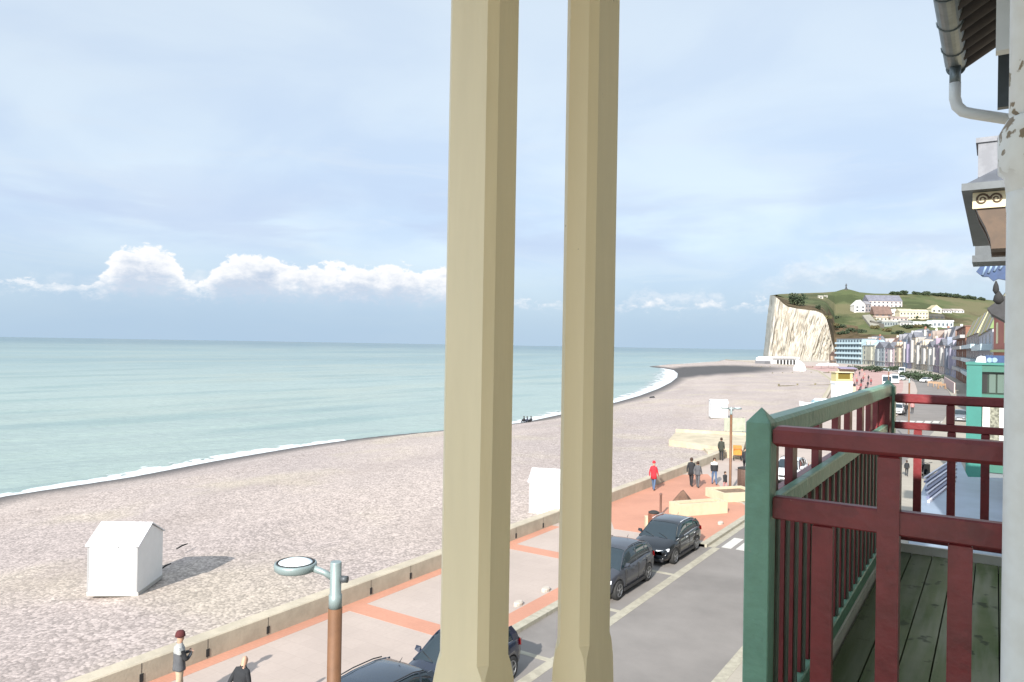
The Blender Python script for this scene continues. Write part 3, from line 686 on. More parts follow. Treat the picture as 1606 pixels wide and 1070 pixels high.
# blue painted bargeboards
v4 = empty('villa', (0,36,0), 0, 'villa with bright blue fretted bargeboard just under the grey cornice', 'house'); o4 = (0,36,0)
Y4 = 37.; 
def q4(x, y): return onY(x, y, Y4)
mb = MB(); A_ = [q4(1531,426), q4(1545,408), q4(1580,404), q4(1580,440), q4(1566,437), q4(1558,441), q4(1550,434), q4(1541,434)]
mb.rings([[tuple(p) for p in A_], [(p.x, p.y+.25, p.z) for p in A_]], cap0=True, cap1=True); mb.build('bargeboard', M_bluep, v4, o4)
mb = MB()
for i in range(4):
    a_ = q4(1541+i*9, 432-i*3); b2 = q4(1548+i*9, 414-i*1); mb.tube([(a_.x,a_.y-.02,a_.z),(b2.x,b2.y-.02,b2.z)], .05, 6)
mb.build('fretwork', pm('pale_blue_paint', K(150,176,206,.6), .5), v4, o4)
mb = MB(); a_ = q4(1548,404); mb.box(a_.x, 2, Y4+.3, Y4+1.5, a_.z-.7, a_.z+.1); mb.build('roof_slab', M_zincd, v4, o4)
MB().box(.5, 2, Y4+.35, Y4+6, 0, a_.z-3.3).build('wall', M_inner, v4, o4)
for (xx, yy, r_) in ((1562,452,.12),(1566,468,.2)):
    a_ = q4(xx, yy); MB().lathe(a_.x, a_.y, [(r_*.3,a_.z-.25),(r_,a_.z-.1),(r_*.8,a_.z+.1),(r_*.2,a_.z+.3)], 12).build('finial', M_dark, v4, (0,36,0))
a_ = onY(1551,486,58); b2 = onY(1572,455,58)
v5 = empty('villa', (0,58,0), 0, 'villa with steep black slate roof at the foot of the blue bargeboards', 'house')
mb = MB(); z5 = onY(1560,500,58).z; P5 = [(a_.x-.1,58,a_.z+.1),(a_.x+.15,58,a_.z-.25),(a_.x+1.6,58,z5-.6),(a_.x+3,58,z5-.6),(a_.x+3,58,b2.z),(a_.x+1.3,58,b2.z)]
mb.rings([P5, [(p_[0],62,p_[2]) for p_ in P5]], cap0=True, cap1=True); mb.build('roof', pm('black_slate', K(46,46,50,.5), .6, var=.3, vscale=3), v5, (0,58,0))
MB().box(.9, 3, 58.2, 62, 0, z5-.62).build('wall', M_ivory, v5, (0,58,0))
# ================================================================== STREET LAMPS
M_rust = pm('brown_lamp_pole', K(142,100,68,.5), .6, metal=.1, var=.1, vscale=4)
M_lgrey = pm('pale_grey_green_metal', K(150,166,166,.65), .4, metal=.2, var=.05, vscale=5)
M_lens = pm('lamp_lens', K(226,236,240,.9), .15, spec=.8)
def lamp(name, loc, rz, h, label, group, r=.072, head=.27, arm=.33, head2=False):
    t = empty(name, loc, rz, label, 'street lamp', group)
    MB().lathe(0,0,[(.16,0),(.16,.03),(r+.02,.05),(r,.25),(r,h-.46)], 24).build('pole', M_rust, t)
    MB().lathe(0,0,[(r*.93,h-.46),(r*.93,h-.33),(r*.8,h-.325),(r*.8,h-.01),(r*.74,h)], 24).build('pole_cap', M_lgrey, t)
    for s in ((-1,1) if head2 else (-1,)):
        a = MB(); a.tube([(r*.5*s,0,h-.16),(s*(arm-.1),0,h-.115),(s*(arm+.10),0,h-.06)], [.034,.03,.045], 10); a.build('arm', M_lgrey, t)
        k = MB(); k.disc((-s*(r+.02),0,h-.17),(1,0,0),.034,.07); k.build('knob', M_zincd, t)
        cx = s*(arm+head)
        hd = MB(); hd.lathe(cx,0,[(head*.9,h-.115),(head,h-.10),(head*1.03,h-.055),(head,h-.035),(head*.93,h-.03),(head*.90,h-.045)], 40); ho = hd.build('lamp_head', M_lgrey, t)
        ln = MB(); ln.lathe(cx,0,[(head*.84,h-.043),(head*.8,h-.025),(head*.5,h-.005),(head*.1,h+.004)], 40); ln.build('lens', M_lens, ho)
        MB().tube([(cx+.88*head*math.cos(2*PI*i/40),.88*head*math.sin(2*PI*i/40),h-.03) for i in range(41)], .008, 5).build('bezel', M_dark, ho)
    return t
l1 = onX(527, 881, -5.5)
lamp('street_lamp', (l1.x, l1.y, 0), R(25), l1.z, 'brown and grey street lamp with one round flat head, nearest the viewer', None, .07, .205, .22)
lp2 = gp(1145, 772)
lamp('street_lamp', (lp2.x, lp2.y, 0), R(200), CH-(641-547.3)/1160*ad(1145,641,1).y*0+0 if False else 5.1, 'brown street lamp standing in the low planter beside the walkers', 'lamps along the promenade', .075, .24, .12, True)
# far lamps on the promenade and street
for (x, y, lab) in ((1425, 690, 'orange brown street lamp behind the balcony rail beside the white car'), (1393, 640, 'thin brown street lamp between the white vans and the crowd')):
    q = gp(x, y); lamp('street_lamp', (q.x, q.y, 0), 0, 6.0, lab, 'lamps along the promenade', .075, .26, .3)
# ================================================================== BEACH CABINS
M_cab = pm('white_cabin_boards', K(246,246,244,.70), .5, var=.02, vscale=3)
M_cabr = pm('white_cabin_roof', K(236,239,244,.66), .45, var=.03, vscale=2)
def cabin(name, A, B, dep, h_e, h_r, label, z0=.26, door=True):
    # A,B front bottom corners (front faces the viewer), dep depth away
    ax = (B-A); Lx = ax.length; ang = math.atan2(ax.y, ax.x)
    t = empty(name, (A.x, A.y, z0), ang, label, 'beach cabin', 'white cabins on the shingle')
    b = MB()
    b.rings([[(x, 0, 0),(x, dep, 0),(x, dep, h_e),(x, dep/2, h_r-.04),(x, 0, h_e)] for x in (0, Lx)], cap0=True, cap1=True)
    b.build('body', M_cab, t)
    r = MB(); ov = .07; sl_ = (h_r-h_e)/(dep/2); th = .035
    for s in (0, 1):
        y0, y1 = (-ov, dep/2) if s == 0 else (dep+ov, dep/2)
        z0_ = h_e-sl_*ov
        r.rings([[(x, y0, z0_),(x, y1, h_r),(x, y1, h_r+th),(x, y0, z0_+th)] for x in (-.05, Lx+.05)], cap0=True, cap1=True)
    r.build('roof', M_cabr, t)
    for i, x in enumerate((.003, Lx*.60, Lx-.053)):
        MB().box(x, x+(.05 if i != 1 else .012), -.014, -.001, .03, h_e-.05).build('corner_trim' if i != 1 else 'door_edge', pm('cabin_trim', K(190,190,190,.5), .6), t)
    if door: MB().box(Lx*.62, Lx-.075, -.010, -.002, .06, h_e-.12).build('door', M_cab, t)
    MB().box(-.02, Lx+.02, .02, dep, -.12, -.001).build('skid', pm('pale_timber', K(206,202,194,.6), .9), t)
    return t
cabin('beach_cabin', gp(136,928,.3), gp(215.5,928,.3), 1.93, 1.56, 2.06, 'white gabled beach cabin alone on the shingle at lower left, casting a long shadow')
q = gp(829,803,.3); q2 = Vector((q.x+1.7*math.cos(R(20)), q.y+1.7*math.sin(R(20)), .3))
cabin('beach_cabin', q, q2, 1.9, 1.56, 2.06, 'white gabled beach cabin seen between the two cream posts')
q = gp(1115,654,.3); q2 = Vector((q.x+1.8, q.y+.9, .3))
cabin('beach_cabin', q, q2, 1.8, 1.75, 2.1, 'white flat looking beach cabin above the left of the planter street lamp')
# dark fragments near the cabin on the shingle
for (x0, y0, x1, y1, nm, lab) in ((277,861,294,853,'driftwood','short dark stick lying on the shingle behind the lone cabin'), (252,893,268,884,'driftwood','dark stick in the shadow of the lone cabin')):
    a_ = gp(x0,y0,.3); b2 = gp(x1,y1,.3); tag(MB().tube([a_+Vector((0,0,.0)), (a_+b2)/2+Vector((0,0,.03)), b2], [.03,.035,.02], 6).build(nm, M_dark, None, tuple(a_)), lab, 'driftwood')
# ================================================================== CARS
M_glass = pm('car_glass', K(40,56,64,.5), .06, spec=.9)
M_tyre = pm('tyre_rubber', (.02,.02,.02,1), .8)
M_rim = pm('alloy_rim', K(176,178,182,.6), .3, metal=.8)
M_chrome = pm('chrome', K(226,228,232,.85), .25, metal=.45)
M_blackp = pm('black_plastic', (.018,.018,.02,1), .5)
M_lamp = pm('headlight_lens', K(226,232,238,.7), .08, spec=.9)
M_tail = pm('tail_light', K(150,24,24,.5), .2)
M_plate = pm('number_plate', K(240,240,236,.95), .4)
def lerp_tab(tab, x):
    for a, b in zip(tab, tab[1:]):
        if a[0] <= x <= b[0]:
            t = (x-a[0])/(b[0]-a[0]); t = t*t*(3-2*t)*.5+t*.5; return [u+(v-u)*t for u, v in zip(a[1:], b[1:])]
    return list(tab[0][1:] if x < tab[0][0] else tab[-1][1:])
def make_car(name, paint, label, L=4.2, Wd=1.78, H=1.45, wb=2.58, kind='hatch', grille='chrome', group='parked cars along the kerb', detail=True, rings=False):
    t = empty(name, (0,0,0), 0, label, 'car', group)
    k = L/4.2; hw = Wd/2/.89; kh = H/1.45
    # x, halfwidth, z bottom, z belt
    tab = [(-2.10,.66,.40,.72),(-2.04,.78,.32,.90),(-1.85,.845,.26,.985),(-1.2,.885,.22,.985),(-.3,.89,.21,.955),(.6,.885,.21,.935),(1.0,.875,.21,.925),(1.45,.85,.22,.86),(1.8,.80,.24,.775),(2.0,.72,.27,.68),(2.10,.60,.33,.56)]
    def sec(x, w_, zb, zt):
        h = [(0,zb),(w_*.86,zb),(w_*.97,zb+.10),(w_*1.0,zb+.30),(w_*.99,zb+(zt-zb)*.68),(w_*.955,zt-.06),(w_*.90,zt-.01),(w_*.62,zt+.03),(0,zt+.045)]
        return [(x*k, y*hw, z*kh) for y, z in h] + [(x*k, -y*hw, z*kh) for y, z in h[-2:0:-1]]
    xs = [-2.10,-2.07,-2.04,-1.95,-1.85,-1.6,-1.3,-1,-.7,-.3,.1,.5,.8,1.0,1.2,1.4,1.6,1.75,1.88,1.97,2.04,2.10]
    b = MB(); b.rings([sec(x, *lerp_tab(tab, x)) for x in xs], cap0=True, cap1=True, smooth=True)
    body = b.build('body', [paint, M_blackp], t)
    # wheel arches cut from the shell
    cut = MB(); rw = .315*kh
    for sx in (-1, 1):
        for sy in (-1, 1): cut.tube([(sx*wb/2, sy*.55*Wd/1.78, rw), (sx*wb/2, sy*1.1, rw)], rw*1.14, 28)
    co = cut.build('cutter', M_blackp)
    md = body.modifiers.new('b', 'BOOLEAN'); md.operation = 'DIFFERENCE'; md.object = co; md.solver = 'EXACT'
    bpy.context.view_layer.update(); dg = bpy.context.evaluated_depsgraph_get()
    nm = bpy.data.meshes.new_from_object(body.evaluated_get(dg)); body.modifiers.clear(); body.data = nm
    bpy.data.objects.remove(co)
    # greenhouse
    roof = [(-1.98,.79,.80,.93),(-1.70,.78,.72,1.22),(-1.45,.77,.66,1.36),(-1.0,.77,.63,1.435),(-.3,.78,.63,1.455),(.15,.78,.63,1.43),(.45,.78,.64,1.35),(.8,.79,.70,1.13),(1.14,.80,.76,.925)]
    if kind == 'wagon': roof = [(-2.02,.79,.80,.95),(-1.93,.78,.70,1.25),(-1.8,.77,.65,1.37)]+roof[3:]
    def gsec(x, wb_, wt, zr, top=False, inf=0):
        base = lerp_tab(tab, x)[2]-.02
        if zr < base+.02: zr = base+.02
        h = [(wb_, base),(wb_*.985, base+(zr-base)*.25),(wt+.045*(zr > 1.1)+inf, zr-.11*min(1,(zr-base)/.3)),(wt-.03+inf, zr-.025),(wt*.7, zr+inf),(0, zr+.015+inf)]
        if top: h = h[3:]
        return [(x*k, y*hw, z*kh) for y, z in h] + [(x*k, -y*hw, z*kh) for y, z in h[-2::-1]]
    gx = sorted(set([r_[0] for r_ in roof]+[-1.85,-1.57,-1.2,-.65,0,.3,.6,.95]))
    if kind == 'wagon': gx = [x for x in gx if x not in (-1.85,-1.57,-1.70,-1.98)]+[-2.02]; gx = sorted(set(gx))
    gh = MB(); gh.rings([gsec(x, *lerp_tab(roof, x)) for x in gx], closed=False, smooth=True); gh.build('windows', M_glass, t)
    r = MB(); rx = [x for x in gx if (-1.6 if kind != 'wagon' else -1.95) < x < .35]
    r.rings([gsec(x, *lerp_tab(roof, x), top=True, inf=.008) for x in rx], closed=False, smooth=True)
    def edge_pt(x, lev):   # lev 0 belt..1 roof edge
        wb_, wt, zr = lerp_tab(roof, x); g_ = gsec(x, wb_, wt, zr)
        i0 = lev*3; i = int(min(2, i0)); f = i0-i; a_, b2 = Vector(g_[i]), Vector(g_[i+1]); return a_.lerp(b2, f)
    def pillar(pts, wdt):
        for s in (1, -1):
            ps = [Vector((p.x, p.y*s, p.z)) for p in pts]
            for a_, b2 in zip(ps, ps[1:]):
                o = Vector((0, s*.012, .004)); wv = Vector((wdt/2, 0, 0))
                r.add([a_-wv+o, a_+wv+o, b2+wv+o, b2-wv+o, a_-wv-o, a_+wv-o, b2+wv-o, b2-wv-o], [(0,1,2,3),(4,5,6,7),(0,1,5,4),(1,2,6,5),(2,3,7,6),(3,0,4,7)])
    pillar([edge_pt(1.10, 0), edge_pt(.8, .85), edge_pt(.45, .98), edge_pt(.2, 1)], .055)
    pillar([edge_pt(-.35, 0), edge_pt(-.38, .6), edge_pt(-.42, 1)], .07)
    pillar([edge_pt(-1.15, 0), edge_pt(-1.18, .6), edge_pt(-1.22, 1)], .06)
    rr_ = -1.62 if kind != 'wagon' else -1.88
    pillar([edge_pt(rr_-.10, 0), edge_pt(rr_-.03, .6), edge_pt(rr_+.1, 1)], .26 if kind != 'wagon' else .12)
    pillar([edge_pt(x, 1) for x in (.3,.15,-.3,-.65,-1.0,-1.2,-1.45)], .12)
    r.build('roof', paint, t)
    if not detail:
        pass
    # trim
    for s in (1, -1): rl = MB(); rl.tube([(x*k, s*(lerp_tab(roof, x)[1]-.01)*hw, (lerp_tab(roof, x)[2]+.022)*kh) for x in (-1.35,-1.0,-.3,.1)], .014, 6); rl.build('roof_rail', M_chrome if grille == 'chrome' else M_blackp, t)
    for s in (1, -1): bt = MB(); bt.tube([Vector((edge_pt(x, 0).x, s*(edge_pt(x, 0).y+.012), edge_pt(x, 0).z+.015)) for x in (-1.55,-1.0,-.3,.4,.95)], .009, 6); bt.build('window_trim', M_chrome if grille == 'chrome' else M_blackp, t)
    for sx in (-1, 1):
        for sy in (-1, 1):
            wx, wy = sx*wb/2, sy*(Wd/2-.115)
            w_ = MB(); w_.rings([[(wx+rr2*math.cos(2*PI*i/26), wy+yy, rw+rr2*math.sin(2*PI*i/26)) for i in range(26)] for rr2, yy in ((rw*.6,-.095),(rw*.95,-.098),(rw,-.08),(rw,.08),(rw*.95,.098),(rw*.66,.1))], cap0=True, cap1=True, smooth=True)
            wo = w_.build('wheel', M_tyre, t)
            rm = MB(); yo = wy+sy*.101
            rm.rings([[(wx+rr2*math.cos(2*PI*i/26), yo+yy*sy, rw+rr2*math.sin(2*PI*i/26)) for i in range(26)] for rr2, yy in ((rw*.68,.0),(rw*.68,.008),(rw*.60,.008),(rw*.58,-.004))], cap1=False)
            for q_ in range(5):
                a_ = 2*PI*q_/5+.3; c_, s_ = math.cos(a_), math.sin(a_); n1 = Vector((-s_, 0, c_))*.022; ctr = Vector((wx, yo, rw)); e_ = Vector((c_, 0, s_))
                p0, p1 = ctr+e_*rw*.05, ctr+e_*rw*.63; oy_ = Vector((0, sy*.006, 0))
                rm.add([p0-n1*1.4-oy_, p0+n1*1.4-oy_, p1+n1-oy_, p1-n1-oy_, p0-n1*1.4+oy_, p0+n1*1.4+oy_, p1+n1+oy_, p1-n1+oy_], [(0,1,2,3),(4,5,6,7),(0,1,5,4),(1,2,6,5),(2,3,7,6),(3,0,4,7)])
            rm.disc((wx, yo+sy*.006, rw), (0,1,0), rw*.16, .012, 14)
            rm.build('rim', M_rim, wo)
    # face
    g_ = MB(); g_.rings([[(2.085*k+dx, y*hw, z*kh) for y, z in ((-.26,.62),(.26,.62),(.22,.40),(.15,.33),(-.15,.33),(-.22,.40))] for dx in (-.1, .022)], cap0=True, cap1=True)
    gr = g_.build('grille', M_blackp, t)
    if grille:
        f_ = MB(); f_.tube([((2.108)*k+.004, y*hw, z*kh) for y, z in ((-.26,.62),(.26,.62),(.22,.40),(.15,.33),(-.15,.33),(-.22,.40),(-.26,.62))], .022, 6); f_.build('grille_frame', M_chrome, gr)
        if rings:
            f_ = MB()
            for i in range(4):
                cy_ = (-.105+.07*i); f_.tube([((2.118)*k+.008, (cy_+.042*math.cos(2*PI*j/14)), (.565+.042*math.sin(2*PI*j/14))*kh) for j in range(15)], .006, 5)
            f_.build('emblem', M_chrome, gr)
    MB().box(2.112*k+.002, 2.122*k+.014, -.26, .26, .385*kh, .485*kh).build('number_plate', M_plate, t)
    MB().box(-2.125*k, -2.09*k, -.26, .26, .62*kh, .73*kh).build('number_plate', M_plate, t)
    for s in (1, -1):
        h_ = MB(); h_.rings([[(x*k, s*y*hw, z*kh) for x, y, z in ring] for ring in (
            [(2.05,.33,.66),(1.98,.55,.675),(1.80,.79,.73),(1.82,.78,.62),(1.98,.62,.565),(2.07,.36,.57)],
            [(2.09,.34,.65),(2.02,.56,.668),(1.83,.815,.72),(1.85,.80,.625),(2.03,.63,.575),(2.10,.37,.58)])], cap0=True, cap1=True)
        h_.build('headlight', M_lamp, t)
        fgl = MB(); fgl.disc((2.03*k, s*.58*hw, .38*kh), (1,s*.25,0), .05, .05, 12); fgl.build('fog_light', M_lamp, t)
        tl_ = MB(); tl_.hull([(x*k, s*y*hw, z*kh) for x, y, z in ((-2.10,.55,.90),(-2.10,.55,.74),(-1.9,.84,.95),(-1.9,.86,.78),(-2.03,.80,.92),(-2.05,.80,.75))]); tl_.build('tail_light', M_tail, t)
        mi = MB(); mi.hull([(x*k, s*y*hw, z*kh) for x, y, z in ((.72,.79,.95),(.72,1.0,.98),(.72,1.0,1.09),(.72,.84,1.09),(.84,.82,.96),(.86,.96,1.02))]); mi.build('mirror', paint, t)
        for x_ in (.1, -.85): MB().tube([(x_*k, s*.888*hw, .86*kh), ((x_-.16)*k, s*.892*hw, .865*kh)], .016, 6).build('door_handle', M_chrome if grille == 'chrome' else paint, t)
        for x_ in (.78, -.32, -1.12): sm_ = MB(); sm_.box((x_-.005)*k, (x_+.005)*k, s*.86*hw if s > 0 else -.896*hw, .896*hw if s > 0 else -.86*hw, .34*kh, .90*kh); sm_.build('door_seam', M_dark, t)
        sk_ = MB(); sk_.box(-wb/2+.36, wb/2-.36, (.84*hw if s > 0 else -.90*hw), (.90*hw if s > 0 else -.84*hw), .2*kh, .29*kh); sk_.build('sill', M_blackp, t)
    bm_ = MB(); bm_.rings([[(x*k, y*hw, z*kh) for y, z in ((-.62,.22),(.62,.22),(.66,.34),(-.66,.34))] for x in (1.95, 2.085)], cap0=True, cap1=True); bm_.build('bumper_intake', M_blackp, t)
    an = MB(); an.tube([(-1.25*k,0,1.45*kh),(-1.36*k,0,1.53*kh)], [.014,.004], 6); an.build('antenna', M_blackp, t)
    wp_ = MB()
    for y0 in (.45, -.15): wp_.tube([(1.12*k, y0, .965*kh), (.93*k, y0-.45, 1.075*kh)], .008, 5)
    wp_.build('wiper', M_blackp, t)
    return t
def place(t, x, y, heading, z=-.12): t.location = (x, y, z); t.rotation_euler = (0,0,heading); return t
P_blk = pm('black_car_paint', K(26,31,37,.5), .14, metal=0, spec=.4, coat=.6)
P_dgr = pm('dark_grey_car_paint', K(84,88,98,.5), .3, metal=.3, coat=.5)
P_nav = pm('navy_car_paint', K(36,46,68,.5), .25, metal=0, coat=.6)
P_slt = pm('slate_blue_car_paint', K(54,68,84,.5), .25, metal=0, coat=.6)
P_wht = pm('white_car_paint', K(238,240,242,.75), .3, coat=.8)
P_slv = pm('silver_car_paint', K(170,174,180,.6), .3, metal=.6, coat=1)
DN = -PI/2      # nose towards the viewer
place(make_car('parked_car', P_blk, 'shiny black hatchback parked by the terracotta paving, chrome framed grille facing the viewer', 4.15, 1.78, 1.44, 2.48, rings=True), -11.58, 29.95, DN)
place(make_car('parked_car', P_dgr, 'dark grey hatchback before the black one, half hidden by the slimmer cream post', 4.1, 1.76, 1.52, 2.56, grille=''), -11.62, 24.75, DN)
place(make_car('parked_car', P_nav, 'dark navy car whose windscreen shows left of the thick cream post', 3.5, 1.68, 1.46, 2.25), -11.25, 15.05, DN)
place(make_car('parked_car', P_slt, 'slate blue car showing only its roof at the bottom edge beside the lamp pole', 3.8, 1.74, 1.48, 2.4, grille=''), -11.25, 11.62, DN)
wc = make_car('parked_car', P_wht, 'white hatchback seen between the maroon struts of the balcony rail', 4.0, 1.74, 1.5, 2.5, grille='')
place(wc, -11.4, 51.5, DN)
def car_at(src, x, y, label, z=-.12, h=DN, dx=0):
    c = copy_tree(src); q = gp(x, y, -.12); place(c, q.x, q.y, h, z); c['label'] = label; return c
car_at(wc, 1408, 650, 'white car on the road beside the orange brown lamp pole', h=DN-.05)
car_at(wc, 1415, 597, 'white car just right of the large white van')
car_at(wc, 1452, 600, 'white car parked before the dark hedge', h=DN-.5)
car_at(wc, 1418, 590, 'small distant white car behind the one beside the van', h=DN-.2)
gc = make_car('parked_car', P_slv, 'silver grey car half hidden beside the teal shopfront', 4.2, 1.78, 1.48, 2.55, grille='')
q = gp(1506, 661, -.12); place(gc, q.x, q.y, DN)
for (x, y, lab) in ((1436,592,'silver car furthest along the seafront road'), (1402,593,'silver car partly behind the white vans')): car_at(gc, x, y, lab)
# vans
def make_van(name, label, L=5.4, Wd=2.0, H=2.6, paint=None):
    t = empty(name, (0,0,0), 0, label, 'van', 'white vans on the seafront road')
    b = MB(); pr2 = [(-L/2,.35),(-L/2,H-.15),(-L/2+.15,H),(L/2-1.9,H),(L/2-1.5,H-.25),(L/2-.75,1.35),(L/2-.1,1.05),(L/2,.8),(L/2,.35)]
    h = Wd/2
    b.rings([[(x, y*(h if 1 else 0), z) for x, z in pr2] for y in (-1, -.96, .96, 1)], cap0=True, cap1=True); b.build('body', paint or P_wht, t)
    g_ = MB(); g_.hull([(L/2-1.48,y,H-.28) for y in (-h*.88,h*.88)]+[(L/2-.76,y,1.40) for y in (-h*.94,h*.94)]+[(L/2-1.43,y,H-.26) for y in (-h*.88,h*.88)]+[(L/2-.71,y,1.42) for y in (-h*.94,h*.94)]); g_.build('windscreen', M_glass, t)
    for s in (-1, 1):
        MB().hull([(x, s*yy, z) for yy in (h*.99, h+.006) for x, z in ((L/2-1.9,1.4),(L/2-1.0,1.4),(L/2-1.45,2.0),(L/2-1.85,2.05))]).build('side_window', M_glass, t)
        MB().box(L/2-.02, L/2+.02, s*h*.55 if s > 0 else -h*.92, h*.92 if s > 0 else -h*.55, .72, .92).build('headlight', M_lamp, t)
        for sx in (-1, 1): MB().disc((sx*L*.31, s*(h-.1), .34), (0,1,0), .34, .24, 20).build('wheel', M_tyre, t)
    MB().box(L/2-.01, L/2+.015, -h*.5, h*.5, .5, .68).build('grille', M_blackp, t)
    return t
q = gp(1391, 607, -.12); place(make_van('parked_van', 'tall white camper van, the nearer of the pair at the end of the balcony rail', H=2.9, L=6, Wd=2.1), q.x, q.y, DN+.12)
q = gp(1403, 602, -.12); place(make_van('parked_van', 'white van just behind and right of the tall white camper'), q.x, q.y, DN+.12)
q = gp(1415, 587, -.12); place(make_van('parked_van', 'distant white van up the road before the seafront houses', H=2.7), q.x, q.y, DN)
# scooter parked near the veranda
q = gp(1450, 748, 0)
sct = empty('scooter', (q.x, q.y, 0), R(-70), 'black scooter standing on the sidewalk by the veranda roof', 'scooter')
b = MB(); b.hull([(-.75,.13,.55),(-.75,-.13,.55),(-.2,.15,.4),(-.2,-.15,.4),(-.2,.14,.78),(-.2,-.14,.78),(-.78,.1,.82),(-.78,-.1,.82)]); b.hull([(-.3,.15,.22),(-.3,-.15,.22),(.4,.14,.2),(.4,-.14,.2),(.4,.14,.3),(.4,-.14,.3),(-.3,.15,.34),(-.3,-.15,.34)]); b.hull([(.36,.2,.25),(.36,-.2,.25),(.55,.18,.95),(.55,-.18,.95),(.48,.2,.3),(.48,-.2,.3),(.64,.12,.98),(.64,-.12,.98)]); b.build('body', P_blk, sct)
MB().hull([(-.8,.14,.8),(-.8,-.14,.8),(-.1,.12,.8),(-.1,-.12,.8),(-.8,.1,.9),(-.8,-.1,.9),(-.15,.1,.86),(-.15,-.1,.86)]).build('seat', M_blackp, sct)
for x in (-.6, .7): MB().disc((x,0,.24), (0,1,0), .24, .11, 18).build('wheel', M_tyre, sct)
MB().tube([(.5,-.32,1.08),(.58,0,1.02),(.5,.32,1.08)], .02, 6).build('handlebar', M_blackp, sct)
MB().hull([(-.75,.2,.92),(-.75,-.2,.92),(-1.1,.2,.92),(-1.1,-.2,.92),(-.75,.2,1.2),(-.75,-.2,1.2),(-1.05,.2,1.2),(-1.05,-.2,1.2)]).build('top_box', M_blackp, sct)
# ================================================================== PEOPLE
M_skin = pm('skin', K(214,168,140,.6), .6); 
def cloth(name, c, var=.1): return pm(name, c, .9, var=var, vscale=8, bump=.2, bscale=30)
C_blk = cloth('black_cloth', K(44,46,50,.6)); C_gry = cloth('grey_cloth', K(96,98,102,.6)); C_red = cloth('red_cloth', K(214,50,62,.6)); C_jean = cloth('denim', K(92,116,150,.6))
C_bei = cloth('beige_cloth', K(196,176,150,.6)); C_bur = cloth('burgundy_knit', K(96,40,42,.6)); C_wht = cloth('white_cloth', K(222,222,220,.7)); C_olv = cloth('olive_cloth', K(62,66,56,.6)); C_dj = cloth('dark_denim', K(54,62,78,.6)); C_org = cloth('orange_cloth', K(236,146,66,.65)); C_hair = cloth('brown_hair', K(74,54,42,.6)); C_pnk = cloth('pink_cloth', K(206,150,148,.6)); C_tan = cloth('tan_cloth', K(168,128,96,.6))
M_shoe = pm('dark_shoes', (.03,.03,.035,1), .6)
def skin_mesh(joints, edges, root, sub=1):
    me = bpy.data.meshes.new('tmp'); me.from_pydata([j[:3] for j in joints], edges, [])
    o = bpy.data.objects.new('tmp', me); COL.objects.link(o)
    o.modifiers.new('s', 'SKIN'); 
    sv_ = me.skin_vertices[0].data
    for i, j in enumerate(joints):
        rx, ry = (j[3], j[4]) if len(j) > 4 else (j[3], j[3]); sv_[i].radius = (rx, ry); sv_[i].use_root = (i == root)
    m2 = o.modifiers.new('u', 'SUBSURF'); m2.levels = sub; m2.render_levels = sub
    bpy.context.view_layer.update(); dg = bpy.context.evaluated_depsgraph_get()
    r = bpy.data.meshes.new_from_object(o.evaluated_get(dg)); bpy.data.objects.remove(o); bpy.data.meshes.remove(me); return r
